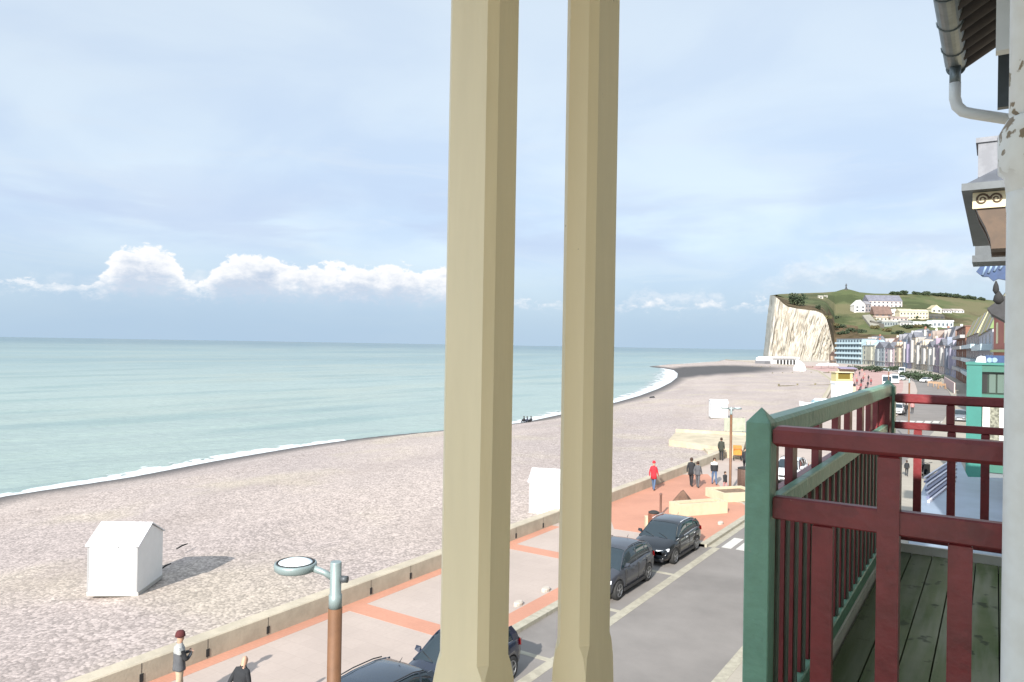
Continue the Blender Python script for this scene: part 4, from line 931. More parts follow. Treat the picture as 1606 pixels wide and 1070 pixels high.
def person(loc, heading, h, label, top, legs, hair=None, hat=None, coat_len=.50, stride=.18, lean=0, arms='down', group='walkers on the promenade', shoulders=None, fingers=False, gloves=None, sleeve=None, bald=False, cat='person'):
    # local: facing +x; y is left
    s = h/1.75; t = empty('person', loc, heading, label, cat, group)
    def L_(z): return z
    ln = lean
    def P_(x, y, z): 
        if z > .95: x = x+(z-.95)*math.tan(ln)
        return (x*s, y*s, z*s)
    J = []; E_ = []
    def j(x, y, z, *r): J.append(P_(x,y,z)+tuple(q*s for q in r)); return len(J)-1
    def e(*ids):
        for a_, b2 in zip(ids, ids[1:]): E_.append((a_, b2))
    pel = j(0,0,.95,.15,.115); ab = j(0.01,0,1.10,.135,.105); chn_ = j(0,0,1.30,.165,.115); nk = j(-.005,0,1.47,.062); hd0 = j(.01,0,1.56,.068,.07); hd1 = j(.012,0,1.655,.084,.098); hd2 = j(.0,0,1.72,.055)
    e(pel,ab,chn_,nk,hd0,hd1,hd2)
    nose = j(.105,0,1.625,.014); e(hd1, nose)
    for sy in (1, -1):
        f = stride*sy
        hp_ = j(0,.09*sy,.88,.098); kn = j(f*.45+.02,.095*sy,.49,.066); an_ = j(f,.095*sy,.09,.043); to = j(f+.15,.105*sy,.035,.036); he = j(f-.05,.095*sy,.04,.036)
        e(pel,hp_,kn,an_,to); e(an_,he)
        sh = j(-.005,.165*sy,1.40,.074); 
        if arms == 'down': elb = j(-.03-f*.4,.225*sy,1.13,.052); wr_ = j(.03-f*.8,.225*sy,.90,.036); ha = j(.05-f*.9,.22*sy,.82,.034,.020)
        elif arms == 'folded': elb = j(.10,.24*sy,1.15,.054); wr_ = j(.26,.06*sy,1.24,.036); ha = j(.27,-.03*sy,1.27,.034,.022)
        else: elb = j(.08,.23*sy,1.13,.052); wr_ = j(.30,.17*sy,1.08,.034); ha = j(.37,.15*sy,1.08,.032,.02)
        e(chn_,sh,elb,wr_,ha)
        if fingers:
            hv = Vector(J[ha][:3]); wv = Vector(J[wr_][:3]); d_ = (hv-wv).normalized(); sd = d_.cross(Vector((0,0,1))).normalized()
            for q_, ln_ in ((-1.5,.055),(-.5,.068),(.5,.064),(1.5,.05)):
                b_0 = hv+d_*.02*s+sd*q_*.016*s; b_1 = b_0+d_*ln_*.6*s; b_2 = b_1+(d_*.8+Vector((0,0,-.5)))*ln_*.5*s
                i0 = len(J); J.append(tuple(b_0)+(.010*s,)); J.append(tuple(b_1)+(.009*s,)); J.append(tuple(b_2)+(.007*s,)); E_.append((ha,i0)); E_.append((i0,i0+1)); E_.append((i0+1,i0+2))
            th_ = hv+sd*.035*s+d_*.01*s; i0 = len(J); J.append(tuple(th_)+(.010*s,)); J.append(tuple(th_+(d_+sd*.4)*.035*s)+(.008*s,)); E_.append((ha,i0)); E_.append((i0,i0+1))
    me = skin_mesh(J, E_, pel)
    for m in (top, legs, M_skin, M_shoe, shoulders or top, sleeve or top): me.materials.append(m)
    wrs = [Vector(J[i][:3]) for i in range(len(J)) if abs(J[i][3]-.036*s) < 1e-6 and J[i][2] > .7*s or (arms == 'fwd' and abs(J[i][3]-.034*s) < 1e-6)]
    for p in me.polygons:
        c = p.center; z = c.z/s; p.use_smooth = True
        if z < .10: p.material_index = 3
        elif z > 1.485: p.material_index = 2
        elif z < .93 and abs(c.y)/s < .2: p.material_index = 1
        elif z > (1.30 if not sleeve else 1.40): p.material_index = 4
        elif sleeve and abs(c.y)/s > .19: p.material_index = 5
        else: p.material_index = 0
        for w_ in wrs:
            if (c-w_).length < .13*s and (c-w_).dot(Vector((1,0,0)) if arms != 'down' else Vector((0,0,-1))) > .01*s: p.material_index = 2
        if arms == 'folded' and (c-Vector((.27*s,0,1.27*s))).length < .06*s: p.material_index = 2
    bo = bpy.data.objects.new('body', me); COL.objects.link(bo); bo.parent = t
    # jacket: open-bottomed shell over trunk, following the body
    jk = MB(); lv = []
    for z, rx, ry in ((1.52,.066,.07),(1.475,.078,.08),(1.44,.12,.10),(1.40,.205,.118),(1.30,.205,.128),(1.15,.185,.128),(1.0,.185,.135),(.95-.02,.19,.14),(1.40-coat_len*1.12,.195,.145)):
        if z < 1.40-coat_len*1.12: continue
        x0 = (z-.95)*math.tan(ln) if z > .95 else 0
        lv.append([((x0+ry*math.cos(2*PI*i/20))*s, rx*math.sin(2*PI*i/20)*s, (z+.008*math.sin(i*1.7))*s) for i in range(20)])
    jk.rings(lv, smooth=True, cap1=True, cap0=True); jk.m = [1 if (jk.v[f[0]][2] > (1.33 if not sleeve else 1.385)*s) else 0 for f in jk.f]; jk.build('jacket', [top, shoulders or top], t)
    hx = .012+(1.655-.95)*math.tan(ln)
    if hat:
        q_ = MB(); q_.lathe(0,0,[(.103*s,1.665*s),(.112*s,1.67*s),(.112*s,1.70*s),(.108*s,1.72*s),(.098*s,1.765*s),(.07*s,1.80*s),(.03*s,1.815*s)], 20); q_.v = [((v[0]*1.05+hx*s), v[1]*.95, v[2]) for v in q_.v]; q_.build('beanie', hat, t)
    elif not bald:
        q_ = MB(); q_.rings([[((hx-.016+(.114 if math.cos(a_) < .2 else .088)*r_*math.cos(a_))*s, .098*r_*math.sin(a_)*s, (z_-(0.0 if math.cos(a_) > .3 else dz))*s) for a_ in [2*PI*i/18 for i in range(18)]] for z_, r_, dz in ((1.64,1.0,.06),(1.69,1.02,.01),(1.735,.86,0),(1.765,.5,0),(1.775,.1,0))], cap0=True, cap1=True, smooth=True); q_.build('hair', hair or C_hair, t)
    return t
UP = PI/2
person((-15.95, 10.35, 0), R(70), 1.72, 'person in burgundy beanie, grey and white jacket and beige trousers by the sea wall', C_gry, C_bei, hat=C_bur, arms='folded', shoulders=cloth('pale_grey_yoke', K(190,192,190,.5)), sleeve=C_blk, fingers=True, coat_len=.45, stride=.1)
person((-13.75, 10.35, 0), R(95), 1.70, 'bald person in black jacket leaning forward at the bottom edge', C_blk, C_dj, lean=R(12), bald=True, fingers=True, stride=.22, coat_len=.5)
q = gp(1025, 769); person((q.x, q.y, 0), UP, 1.72, 'person in bright red hooded coat and jeans walking away by the sea wall', C_red, C_jean, coat_len=.62, hat=C_red)
q = gp(1084, 763); person((q.x, q.y, 0), UP, 1.78, 'taller dark coated one of the couple walking away over the terracotta paving', C_blk, C_blk, coat_len=.62)
q = gp(1094, 765); person((q.x, q.y, 0), UP, 1.62, 'shorter one of the couple, in grey jacket and grey trousers', C_gry, C_gry, coat_len=.5)
q = gp(1120, 760); person((q.x, q.y, 0), R(-60), 1.68, 'person in black jacket over white shirt and blue jeans left of the planter lamp', C_blk, C_jean, shoulders=C_wht, coat_len=.45)
q = gp(1131, 722.5); person((q.x, q.y, 0), UP, 1.75, 'person in olive black coat standing against the sea wall left of the lamp', C_olv, C_blk, coat_len=.6, stride=.05)
q = gp(1137, 771); person((q.x, q.y, 0), R(-30), 1.2, 'child in dark jacket and dusty pink trousers beside the planter lamp', C_blk, C_pnk, coat_len=.5)
q = gp(1169, 742); person((q.x, q.y, 0), R(-80), 1.76, 'person in black half hidden by the green corner post', C_blk, C_blk, coat_len=.6)
q = gp(1422, 747); person((q.x, q.y, 0), UP, 1.1, 'small child in black on the road side seen through the balcony rail', C_blk, C_blk)
q = gp(1421, 652); person((q.x, q.y, 0), UP, 1.7, 'person in dark clothes crossing beside the white car', C_blk, C_blk)
q = gp(1431, 648); person((q.x, q.y, 0), UP, 1.68, 'person in pink top right of the orange brown lamp pole', C_pnk, C_blk)
# stroller
q = gp(1156, 722)
st = empty('stroller', (q.x, q.y, 0), R(110), 'orange hooded stroller by the sea wall right of the lamp pole', 'stroller')
MB().hull([(-.35,.3,.45),(-.35,-.3,.45),(.35,.28,.5),(.35,-.28,.5),(-.42,.32,1.1),(-.42,-.32,1.1),(.1,.3,1.15),(.1,-.3,1.15),(.4,.28,.75),(.4,-.28,.75)]).build('hood', C_org, st)
MB().tube([(.3,.25,.15),(-.2,.28,.6),(-.65,.25,1.02),(-.65,-.25,1.02),(-.2,-.28,.6),(.3,-.25,.15)], .018, 6).build('frame', M_zincd, st)
for x in (-.35, .32):
    for y in (-.27, .27): MB().disc((x,y,.13), (0,1,0), .13, .05, 14).build('wheel', M_tyre, st)
# distant crowd on the pink promenade
src = {}
for nm_, c_, l_, lab in (('dark', C_blk, C_dj, 'dark clothed walker in the distant crowd on the pink promenade'), ('red', cloth('faded_red_cloth', K(168,92,94,.55)), C_dj, 'red topped walker in the distant crowd on the pink promenade'), ('pink', C_pnk, C_bei, 'pale pink topped walker in the distant crowd on the promenade')):
    src[nm_] = person((0,0,0), UP, 1.72, lab, c_, l_, group=nm_+' clothed walkers in the distant crowd')
pts_ = [(1348,622,'dark'),(1361,609,'dark'),(1350,612,'red'),(1344,604,'red'),(1338,592,'dark'),(1343,595,'pink'),(1348,590,'dark'),(1354,599,'red'),(1356,592,'pink'),(1337,602,'pink'),(1362,598,'dark'),(1341,586,'dark'),(1352,585,'pink'),(1346,617,'pink'),(1358,618,'dark'),(1366,604,'red'),(1334,588,'red'),(1351,604,'dark'),(1340,612,'dark')]
used = set()
for x, y, nm_ in pts_:
    o = src[nm_] if nm_ not in used else copy_tree(src[nm_]); used.add(nm_)
    q = gp(x, y); o.location = (q.x, q.y, 0); o.rotation_euler.z = random.choice((UP, -UP, UP+.4, -UP-.5))
# sitting people by the water
for (x, y, n_, lab) in ((822,663.5,0,'one of the dark clothed people sitting at the water edge between the two posts'), (827,664,1,''), (833,663.5,2,'')):
    q = gp(x, y, -1.25); t = empty('person', (q.x, q.y, -1.35), R(150), 'dark clothed person sitting on the shingle at the water edge between the posts', 'person', 'people sitting at the water edge')
    me = skin_mesh([(0,0,.16,.15),(-.02,0,.4,.14),(.0,0,.58,.15,.11),(.02,0,.72,.06),(.04,0,.84,.09),(.35,.1,.42,.08),(.62,.12,.08,.05),(.35,-.1,.40,.08),(.62,-.12,.08,.05),(.1,.22,.5,.06),(.35,.15,.42,.04),(.1,-.22,.5,.06),(.35,-.15,.42,.04)], [(0,1),(1,2),(2,3),(3,4),(0,5),(5,6),(0,7),(7,8),(2,9),(9,10),(2,11),(11,12)], 0)
    me.materials.append([C_blk, C_dj, C_blk][n_]); o = bpy.data.objects.new('body', me); COL.objects.link(o); o.parent = t
    MB().lathe(.04,0,[(.09,.84),(.1,.9),(.06,.96),(.01,.97)], 12).build('hair', C_hair, t)
q = gp(1023, 625, -1.0); tag(MB().hull([(-.7,-.3,0),(.7,-.3,0),(.7,.4,0),(-.7,.4,0),(-.5,0,.6),(.3,.1,.75),(.6,0,.45)]).build('bag_pile', C_blk, None), 'dark heap of bags on the shingle near the wet bay edge', 'bags').location = (q.x, q.y, -1.3)
# ================================================================== PROMENADE FURNITURE
M_cr = pm('cream_render', K(226,210,178,.6), .8, var=.05, vscale=2); M_soil = pm('planter_soil', K(150,124,100,.5), .9, var=.25, vscale=6)
def planter(cx, cy, ang, lx, ly, h, label, grp='low cream planters'):
    t = empty('planter', (cx, cy, 0), ang, label, 'planter', grp)
    b = MB(); w_ = .18
    for (x0,x1,y0,y1) in ((-lx/2,lx/2,-ly/2,-ly/2+w_),(-lx/2,lx/2,ly/2-w_,ly/2),(-lx/2,-lx/2+w_,-ly/2+w_,ly/2-w_),(lx/2-w_,lx/2,-ly/2+w_,ly/2-w_)): b.box(x0,x1,y0,y1,0,h)
    b.build('wall', M_cr, t)
    MB().box(-lx/2+w_,lx/2-w_,-ly/2+w_,ly/2-w_,0,h-.12).build('soil', M_soil, t)
    return t
a_ = gp(1060,812); b2 = gp(1137,806); d_ = b2-a_
planter((a_.x+b2.x)/2-.3, (a_.y+b2.y)/2+.5, math.atan2(d_.y, d_.x), d_.length, .9, .62, 'long low cream planter wall behind the black hatchback')
q = gp(1147, 778); planter(q.x+.25, q.y-.6, R(50), 2.4, 1.9, .5, 'square cream planter with the street lamp rising out of it')
q = gp(1043,838); planter(q.x-.6, q.y+.6, R(30), 1.2, .5, .6, 'small cream block behind the roof of the black hatchback')
def bin_(x, y, h, r, label, m):
    q = gp(x, y); t = empty('litter_bin', (q.x, q.y, 0), 0, label, 'litter bin', 'litter bins on the promenade')
    b = MB(); b.lathe(0,0,[(r*.9,.05),(r,.08),(r,h-.12),(r*.96,h-.1)], 20)
    for i in range(16): 
        a_ = 2*PI*i/16; b.box(-.02,.02,-.012,.012,.1,h-.14, 0, Matrix.Translation((r*math.cos(a_)*1.02, r*math.sin(a_)*1.02, 0)) @ Matrix.Rotation(a_, 4, 'Z'))
    b.build('body', m, t); MB().lathe(0,0,[(r*1.05,h-.1),(r*1.05,h-.05),(r*.6,h),(r*.2,h+.01)], 20).build('lid', M_dark, t)
    MB().cyl(0,0,0,.05,r*.6).build('base', M_dark, t); return t
M_bin = pm('brown_bin_slats', K(146,92,70,.55), .7, var=.15, vscale=10); 
bin_(1025, 835, 1.0, .24, 'brown slatted litter bin behind the black hatchback', M_bin)
bin_(1168, 764, 1.25, .42, 'broad brown litter bin half hidden by the green corner post', pm('dark_brown_slats', K(110,86,74,.55), .8, var=.1, vscale=10))
q = gp(1036, 808); t = empty('bollard', (q.x, q.y, 0), 0, 'slim grey brown post standing on the terracotta paving', 'bollard'); MB().lathe(0,0,[(.07,0),(.06,.05),(.055,1.0),(.07,1.02),(.07,1.1),(.03,1.14)], 14).build('shaft', pm('post_brown', K(130,96,84,.55), .7), t); MB().lathe(0,0,[(.1,0),(.1,.03)], 14).build('base', M_zincd, t)
q = gp(1070, 789); t = empty('boulder', (q.x, q.y, 0), 0, 'brown triangular rock on the terracotta paving behind the long planter', 'rock'); MB().hull([(-.55,-.3,0),(.5,-.35,0),(.6,.3,0),(-.4,.4,0),(.05,0,.75),(-.15,.1,.6),(.3,-.1,.45)]).build('stone', pm('brown_rock', K(120,92,76,.55), .9, var=.2, vscale=4), t)
for (x, y, lab) in ((813,949,'white rounded kerb stone between the posts, nearer the viewer'), (856,927,'white rounded kerb stone between the posts, the further one'), (1130,822,'pale little stone beside the road near the crossing'), (905,905,'white kerb stone hidden mostly by the slimmer cream post')):
    q = gp(x, y); t = MB().hull([(.22*math.cos(a_)*r_, .13*math.sin(a_)*r_, z_) for z_, r_ in ((0,1),(.08,1),(.12,.75)) for a_ in [2*PI*i/12 for i in range(12)]]).build('kerb_stone', pm('white_stone', K(222,212,198,.55), .8, var=.1)); t.location = (q.x, q.y, .004); t.rotation_euler.z = R(90); tag(t, lab, 'stone', 'white stones along the kerb')
# slipway block on the beach
sl0 = gp(1047,703,.0); M_slip = pm('cream_concrete', K(216,202,174,.55), .85, var=.12, vscale=.8, bump=.2)
t = empty('slipway', (-21, 58, 0), 0, 'cream concrete slipway block crossing the shingle to the sea wall', 'slipway')
pA, pB, pC, pD = gp(1049,689,.75), gp(1060,677,.75), gp(1172,683,.75), gp(1165,706,.75)
b = MB(); b.prism([(p.x,p.y) for p in (pA, pB, pC, pD)], -.8, .72); b.build('deck', M_slip, t, (-21,58,0)).parent = t
b = MB(); 
for (u_, v_) in ((pB, pC),): 
    d_ = (v_-u_).normalized(); nn = Vector((d_.y,-d_.x,0))*.15; b.prism([(p.x,p.y) for p in (u_-nn, v_-nn, v_+nn, u_+nn)], .70, 1.0)
b.build('parapet', M_slip, t, (-21,58,0))
for o in t.children: pass
b = MB(); u_, v_ = gp(1130,697,.76), gp(1105,706,.0); b.prism([(p.x,p.y) for p in (gp(1100,702,.3), gp(1172,707,.3), gp(1172,713,.3), gp(1110,712,.3))], -.5, .45); b.build('step', M_slip, t, (-21,58,0))
# info board
q = gp(1152, 682, .2); t = empty('board', (q.x, q.y, 0), R(25), 'grey green information board standing behind the planter lamp head', 'board')
MB().box(-1.0,1.0,-.04,.04,.55,1.85).build('panel', pm('grey_green_panel', K(176,180,160,.6), .7, var=.1, vscale=2), t)
for x in (-.8,.8): MB().box(x-.05,x+.05,.05,.13,-.1,1.9).build('leg', M_zincd, t)
# white boat drawn up by the wall
q = gp(1285, 644, .2)
t = empty('boat', (q.x, q.y, .15), R(205), 'white beached motorboat with pale blue cabin stripe left of the yellow topped kiosk', 'boat')
b = MB(); secs = []
for x, hw_, zk, zg in ((-2.6,.9,.1,.9),(-1.5,1.0,.05,.92),(0,1.05,.0,.98),(1.3,.85,.05,1.08),(2.2,.45,.3,1.2),(2.7,.05,.75,1.3)):
    secs.append([(x,hw_,zg),(x,hw_*.9,zg*.5+zk*.3),(x,hw_*.35,zk+.08),(x,0,zk),(x,-hw_*.35,zk+.08),(x,-hw_*.9,zg*.5+zk*.3),(x,-hw_,zg)])
b.rings(secs, cap0=True, cap1=True); b.build('hull', P_wht, t)
MB().hull([(-1.2,.7,.9),(-1.2,-.7,.9),(1.2,.6,.95),(1.2,-.6,.95),(-1.1,.6,1.75),(-1.1,-.6,1.75),(.5,.5,1.75),(.5,-.5,1.75)]).build('cabin', P_wht, t)
MB().hull([(-1.0,.70,1.2),(-1.0,-.70,1.2),(1.02,.58,1.2),(1.02,-.58,1.2),(-1.0,.66,1.5),(-1.0,-.66,1.5),(.8,.55,1.5),(.8,-.55,1.5)]).build('window_band', pm('pale_blue_stripe', K(150,186,196,.6), .3), t)
# lifeguard kiosk
q = gp(1320, 628)
t = empty('kiosk', (q.x, q.y, 0), R(33), 'tall white kiosk with yellow framed upper window, beside the distant crowd', 'kiosk')
M_yel = pm('yellow_paint', K(230,218,156,.58), .5, var=.05)
MB().box(-1.4,1.4,-.9,1.1,0,2.9).build('body', P_wht, t); MB().box(-1.5,1.5,-.95,1.15,2.9,3.3).build('skirt', P_wht, t)
y_ = MB(); y_.box(-1.4,1.4,-.9,1.1,3.301,3.7); y_.box(-1.4,-1.05,-.9,1.1,3.7,4.8); y_.box(1.05,1.4,-.9,1.1,3.7,4.8); y_.box(-1.05,1.05,.8,1.1,3.7,4.8); y_.build('upper_frame', M_yel, t)
MB().box(-1.045,1.045,-.7,.79,3.705,4.75).build('window', pm('kiosk_glass', K(140,124,60,.5), .3), t)
MB().box(-1.6,1.6,-1.1,1.3,4.8,4.95).build('roof', pm('kiosk_roof', K(226,214,180,.65), .6), t)
MB().box(1.41,2.4,.0,1.0,0,2.4).build('side_hut', M_cr, t)
# purple awning, parasols, balls
q = gp(1328, 588); t = empty('awning_stall', (q.x, q.y, 0), R(30), 'stall with a lavender grey awning just beyond the yellow topped kiosk', 'stall')
MB().hull([(-3,-2,2.3),(3,-2,2.3),(3,2,2.8),(-3,2,2.8),(-3,-2,2.1),(3,-2,2.1)]).build('awning', pm('lavender_canvas', K(158,148,172,.6), .8), t); MB().box(-2.8,2.8,.5,2,0,2.3).build('counter', M_cr, t)
for (x, y, s_, lab) in ((1288,580,1.,'leftmost white parasol on the far beach'), (1299,579,1.15,'white parasol in the middle of the far beach row'), (1308,580,.9,'rightmost white parasol by the lavender awning')):
    q = gp(x, y, -.5); t = empty('parasol', (q.x, q.y, -.5), 0, lab, 'parasol', 'white parasols on the far beach')
    MB().lathe(0,0,[(2.6*s_,1.9),(2.5*s_,2.1),(1.3*s_,2.8),(.1,3.1)], 12).build('canopy', C_wht, t); MB().cyl(0,0,0,2.9,.06).build('pole', M_zincd, t)
q = gp(1254, 586, -.6); t = tag(MB().lathe(0,0,[(.6,0),(2.2,.7),(2.5,1.9),(2.0,3.2),(.9,4.0),(.1,4.2)], 20).build('beach_tent', pm('white_tent', K(250,250,250,.8), .5)), 'round white dome tent on the far beach left of the parasols', 'tent'); t.location = (q.x, q.y, -.8)
q = gp(1191, 568, -1); t = tag(MB().lathe(0,0,[(2.2,0),(2.6,2.2),(2.0,3.4),(.2,4.2)], 16).build('beach_tent', pm('white_tent', K(250,250,250,.8), .5)), 'tiny white dome tent at the foot of the cliff corner', 'tent'); t.location = (q.x, q.y, -1)
# groynes on far beach
M_groyne = pm('dark_timber_groyne', K(138,130,104,.55), .9, var=.2, vscale=1)
for k_, (x0,y0,x1,y1,hh,lab) in enumerate(((1222,609,1306,607,1.0,'low timber groyne running from the kiosk across the middle beach'), (1212,588,1300,586,.8,'thin dark groyne on the far beach below the dome tent'), (1180,577,1275,577,.8,'furthest dark groyne below the cafe by the cliff'))):
    a_, b2 = gp(x0,y0,-.2), gp(x1,y1,-.2); d_ = (b2-a_).normalized(); nn = Vector((-d_.y,d_.x,0))*.25
    t = empty('groyne', (a_.x,a_.y,-.5), 0, lab, 'groyne', 'timber groynes across the beach')
    b = MB(); b.prism([(p.x,p.y) for p in (a_-nn,b2-nn,b2+nn,a_+nn)], -1.2, -.2+hh*.6); b.build('planking', M_groyne, t, (a_.x,a_.y,-.5)).location = (0,0,0)
    b = MB(); 
    n_ = int((b2-a_).length/6)
    for i in range(n_+1): p = a_.lerp(b2, i/max(1,n_)); b.box(p.x-.2,p.x+.2,p.y-.45,p.y-.26,-1.2,-.2+hh)
    b.build('piles', M_groyne, t, (a_.x,a_.y,-.5)).location = (0,0,0)
# barriers and pink hoarding on the street
M_ob = pm('orange_barrier', K(190,158,128,.55), .6)
for i, (x, y) in enumerate(((1462,606),(1470,607),(1477,610))):
    q = gp(x, y); t = empty('road_barrier', (q.x, q.y, 0), R(20*i), ('leftmost','middle','rightmost')[i]+' of the three orange brown road barriers before the pink hoarding', 'barrier', 'orange road barriers')
    MB().box(-1,1,-.05,.05,.75,1.25).build('board', M_ob, t)
    for s in (-.9,.9): MB().hull([(s-.06,-.35,0),(s+.06,-.35,0),(s-.06,.35,0),(s+.06,.35,0),(s-.06,0,1.3),(s+.06,0,1.3)]).build('leg', M_ob, t)
a_, b2 = gp(1481,604), gp(1497,617); d_ = (b2-a_).normalized(); nn = Vector((-d_.y,d_.x,0))*.1
t = MB(); t.prism([(p.x,p.y) for p in (a_-nn,b2-nn,b2+nn,a_+nn)], 0, 2.2); tag(t.build('hoarding', pm('pink_hoarding', K(224,196,190,.65), .7), None, (a_.x,a_.y,0)), 'pale pink site hoarding along the street left of the brick block', 'hoarding')
a_, b2 = gp(1379,603), gp(1378,603)
# ================================================================== TEAL SHOPFRONT AND VERANDA ROOF
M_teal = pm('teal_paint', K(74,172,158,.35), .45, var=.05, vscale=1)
M_teald = pm('greener_teal_panel', K(80,152,132,.36), .45, var=.05, vscale=1)  # greener teal than the corner pier, for parapet and spandrels
YT = 57.0
def t_(x, y): return onY(x, y, YT)
tb = empty('shopfront', (-1.6, YT, 0), 0, 'two storey bright teal shopfront projecting over the sidewalk behind the balcony', 'building'); to = (-1.6, YT, 0)
xL = t_(1516,600).x; xR = 6.0; zT = t_(1516,572).z
def tbox(name, xa, ya, xb2, yb, m, y0=0, y1=.12, **k):
    a_, b2 = t_(xa, ya), t_(xb2, yb); return MB().box(a_.x, b2.x if xb2 < 1600 else xR, YT+y0, YT+y1, b2.z, a_.z).build(name, m, k.get('p', tb), to if 'p' not in k else None)
MB().box(xL, xL+.85, YT, YT+8, 0, zT).build('corner_pier', M_teal, tb, to)
a_ = t_(1532,618).z; b2 = t_(1532,637).z; c_ = t_(1532,583).z
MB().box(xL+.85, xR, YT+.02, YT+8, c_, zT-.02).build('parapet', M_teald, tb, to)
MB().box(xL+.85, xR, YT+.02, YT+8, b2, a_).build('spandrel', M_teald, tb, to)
MB().box(xL-.06, xR, YT-.08, YT+8.05, zT, zT+.16).build('coping', M_teal, tb, to)
MB().box(xL+.85, xR, YT+.35, YT+.45, a_, c_).build('upper_window', pm('dim_green_glass', K(70,84,74,.5), .12), tb, to)
for i in range(3): x0 = t_(1537+i*13, 600).x; MB().box(x0+.05, x0+.4, YT+.30, YT+.349, a_+.1, c_-.15).build('window_pane', M_dark if i == 0 else pm('reflecting_pane', K(120,140,130,.5), .1), tb, to)
MB().box(xL+.85, xL+1.0, YT+.3, YT+.5, 0, b2).build('door_jamb', M_dark, tb, to)
x0 = t_(1541,650).x; MB().box(xL+1.0, x0, YT+.5, YT+.6, 0, b2).build('doorway', M_dark, tb, to)
MB().box(x0, xR, YT+.1, YT+.3, 2.0, b2-.01).build('white_panel', pm('white_panel', K(222,220,214,.7), .6, var=.04), tb, to)
x1 = t_(1553,650).x; MB().box(x1, x1+.5, YT+.04, YT+.099, 2.4, b2-.02).build('poster_strip', pm('weathered_strip', K(140,140,124,.6), .8, var=.5, vscale=6), tb, to)
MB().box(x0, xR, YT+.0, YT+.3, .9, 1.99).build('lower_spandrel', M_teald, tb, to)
MB().box(xL+.86, xR, YT+.12, YT+.3, .0, .89).build('plinth', pm('grey_plinth', K(120,128,134,.6), .6), tb, to)
a_, b2 = t_(1545,571), t_(1580,558); MB().box(a_.x, b2.x, YT+.6, YT+.9, zT+.17, b2.z).build('roof_sign', M_bluep, tb, to)
for i in range(2):
    a_ = t_(1552+i*8,565); MB().disc((a_.x, YT+.59, a_.z), (0,1,0), .16, .02, 12).build('sign_motif', pm('pale_blue_paint', K(150,176,206,.6), .5), tb, to)
a_ = t_(1538,568); MB().hull([(a_.x-.3,YT+.5,zT+.17),(a_.x+.3,YT+.5,zT+.17),(a_.x-.3,YT+1.2,zT+.17),(a_.x+.3,YT+1.2,zT+.17),(a_.x-.2,YT+.6,zT+.5),(a_.x+.25,YT+.6,zT+.55),(a_.x,YT+1.0,zT+.6)]).build('roof_planter', pm('white_tub', K(226,230,230,.7), .6), tb, to)
# veranda roof
M_ver = pm('blue_grey_glazed_roof', K(160,176,196,.62), .35, var=.08, vscale=.8); M_str = pm('white_glazing_bar', K(226,226,238,.75), .4); M_vio = pm('violet_grey_bar', K(128,132,166,.6), .4)
vr = empty('veranda', (-1, 34, 0), 0, 'blue grey glazed veranda roof with white bars, seen down through the balcony rails', 'veranda'); vo = (-1,34,0)
VP_ = [gp(x, y, 3.6) for x, y in ((1425,815),(1452,757),(1482,728),(1503,716),(1518,748),(1640,752),(1640,880),(1425,880))]
b = MB(); b.prism([(p.x,p.y) for p in VP_], 3.5, 3.6); b.build('roof', M_ver, vr, vo)
dx_ = gp(1480,733,3.6)-gp(1456,749,3.6)
for i in range(7):
    p0 = gp(1450+i*1.0, 754+i*6.2-3, 3.6); dd = dx_.normalized(); p1 = p0+dd*(7.5-i*.35); nn = Vector((-dd.y, dd.x, 0))*(.035 if i % 2 == 0 else .05)
    MB().prism([(p.x,p.y) for p in (p0-nn,p0+nn,p1+nn,p1-nn)], 3.601, 3.66).build('glazing_bar', M_str if i % 2 == 0 else M_vio, vr, vo)
MB().prism([(p.x,p.y) for p in (VP_[0], VP_[1], VP_[1]+Vector((.12,0,0)), VP_[0]+Vector((.12,0,0)))], 0, 3.49).build('side_screen', M_glass, vr, vo)
# ================================================================== SEAFRONT HOUSES
DT = [(1300,520),(1312,500),(1352,470),(1387,430),(1416,400),(1436,372),(1464,332),(1482,298),(1500,252),(1516,200),(1535,150),(1556,100),(1566,84),(1600,78)]
def dep(x):
    for a_, b2 in zip(DT, DT[1:]):
        if a_[0] <= x <= b2[0]: return a_[1]+(b2[1]-a_[1])*(x-a_[0])/(b2[0]-a_[0])
    return DT[-1][1]
def hy(x): return 541.5+(x-803)*.01676
def base_pt(x, off=0): p = ad(x, hy(x), dep(x)+off); return Vector((p.x, p.y, 0))
def ztop(x, y, off=0): return ad(x, y, dep(x)+off).z
M_win = pm('window_glass_far', K(84,92,102,.55), .2); M_winl = pm('window_frame_far', K(206,204,202,.5), .6)
def wallm(c): return pm('render_%d_%d_%d' % c, K(*c, .6), .8, var=.07, vscale=.4)
M_rgrey = pm('grey_slate_far', K(120,122,130,.6), .7, var=.2, vscale=.5); M_rbrown = pm('brown_tile_far', K(128,100,88,.6), .8, var=.2, vscale=.5)
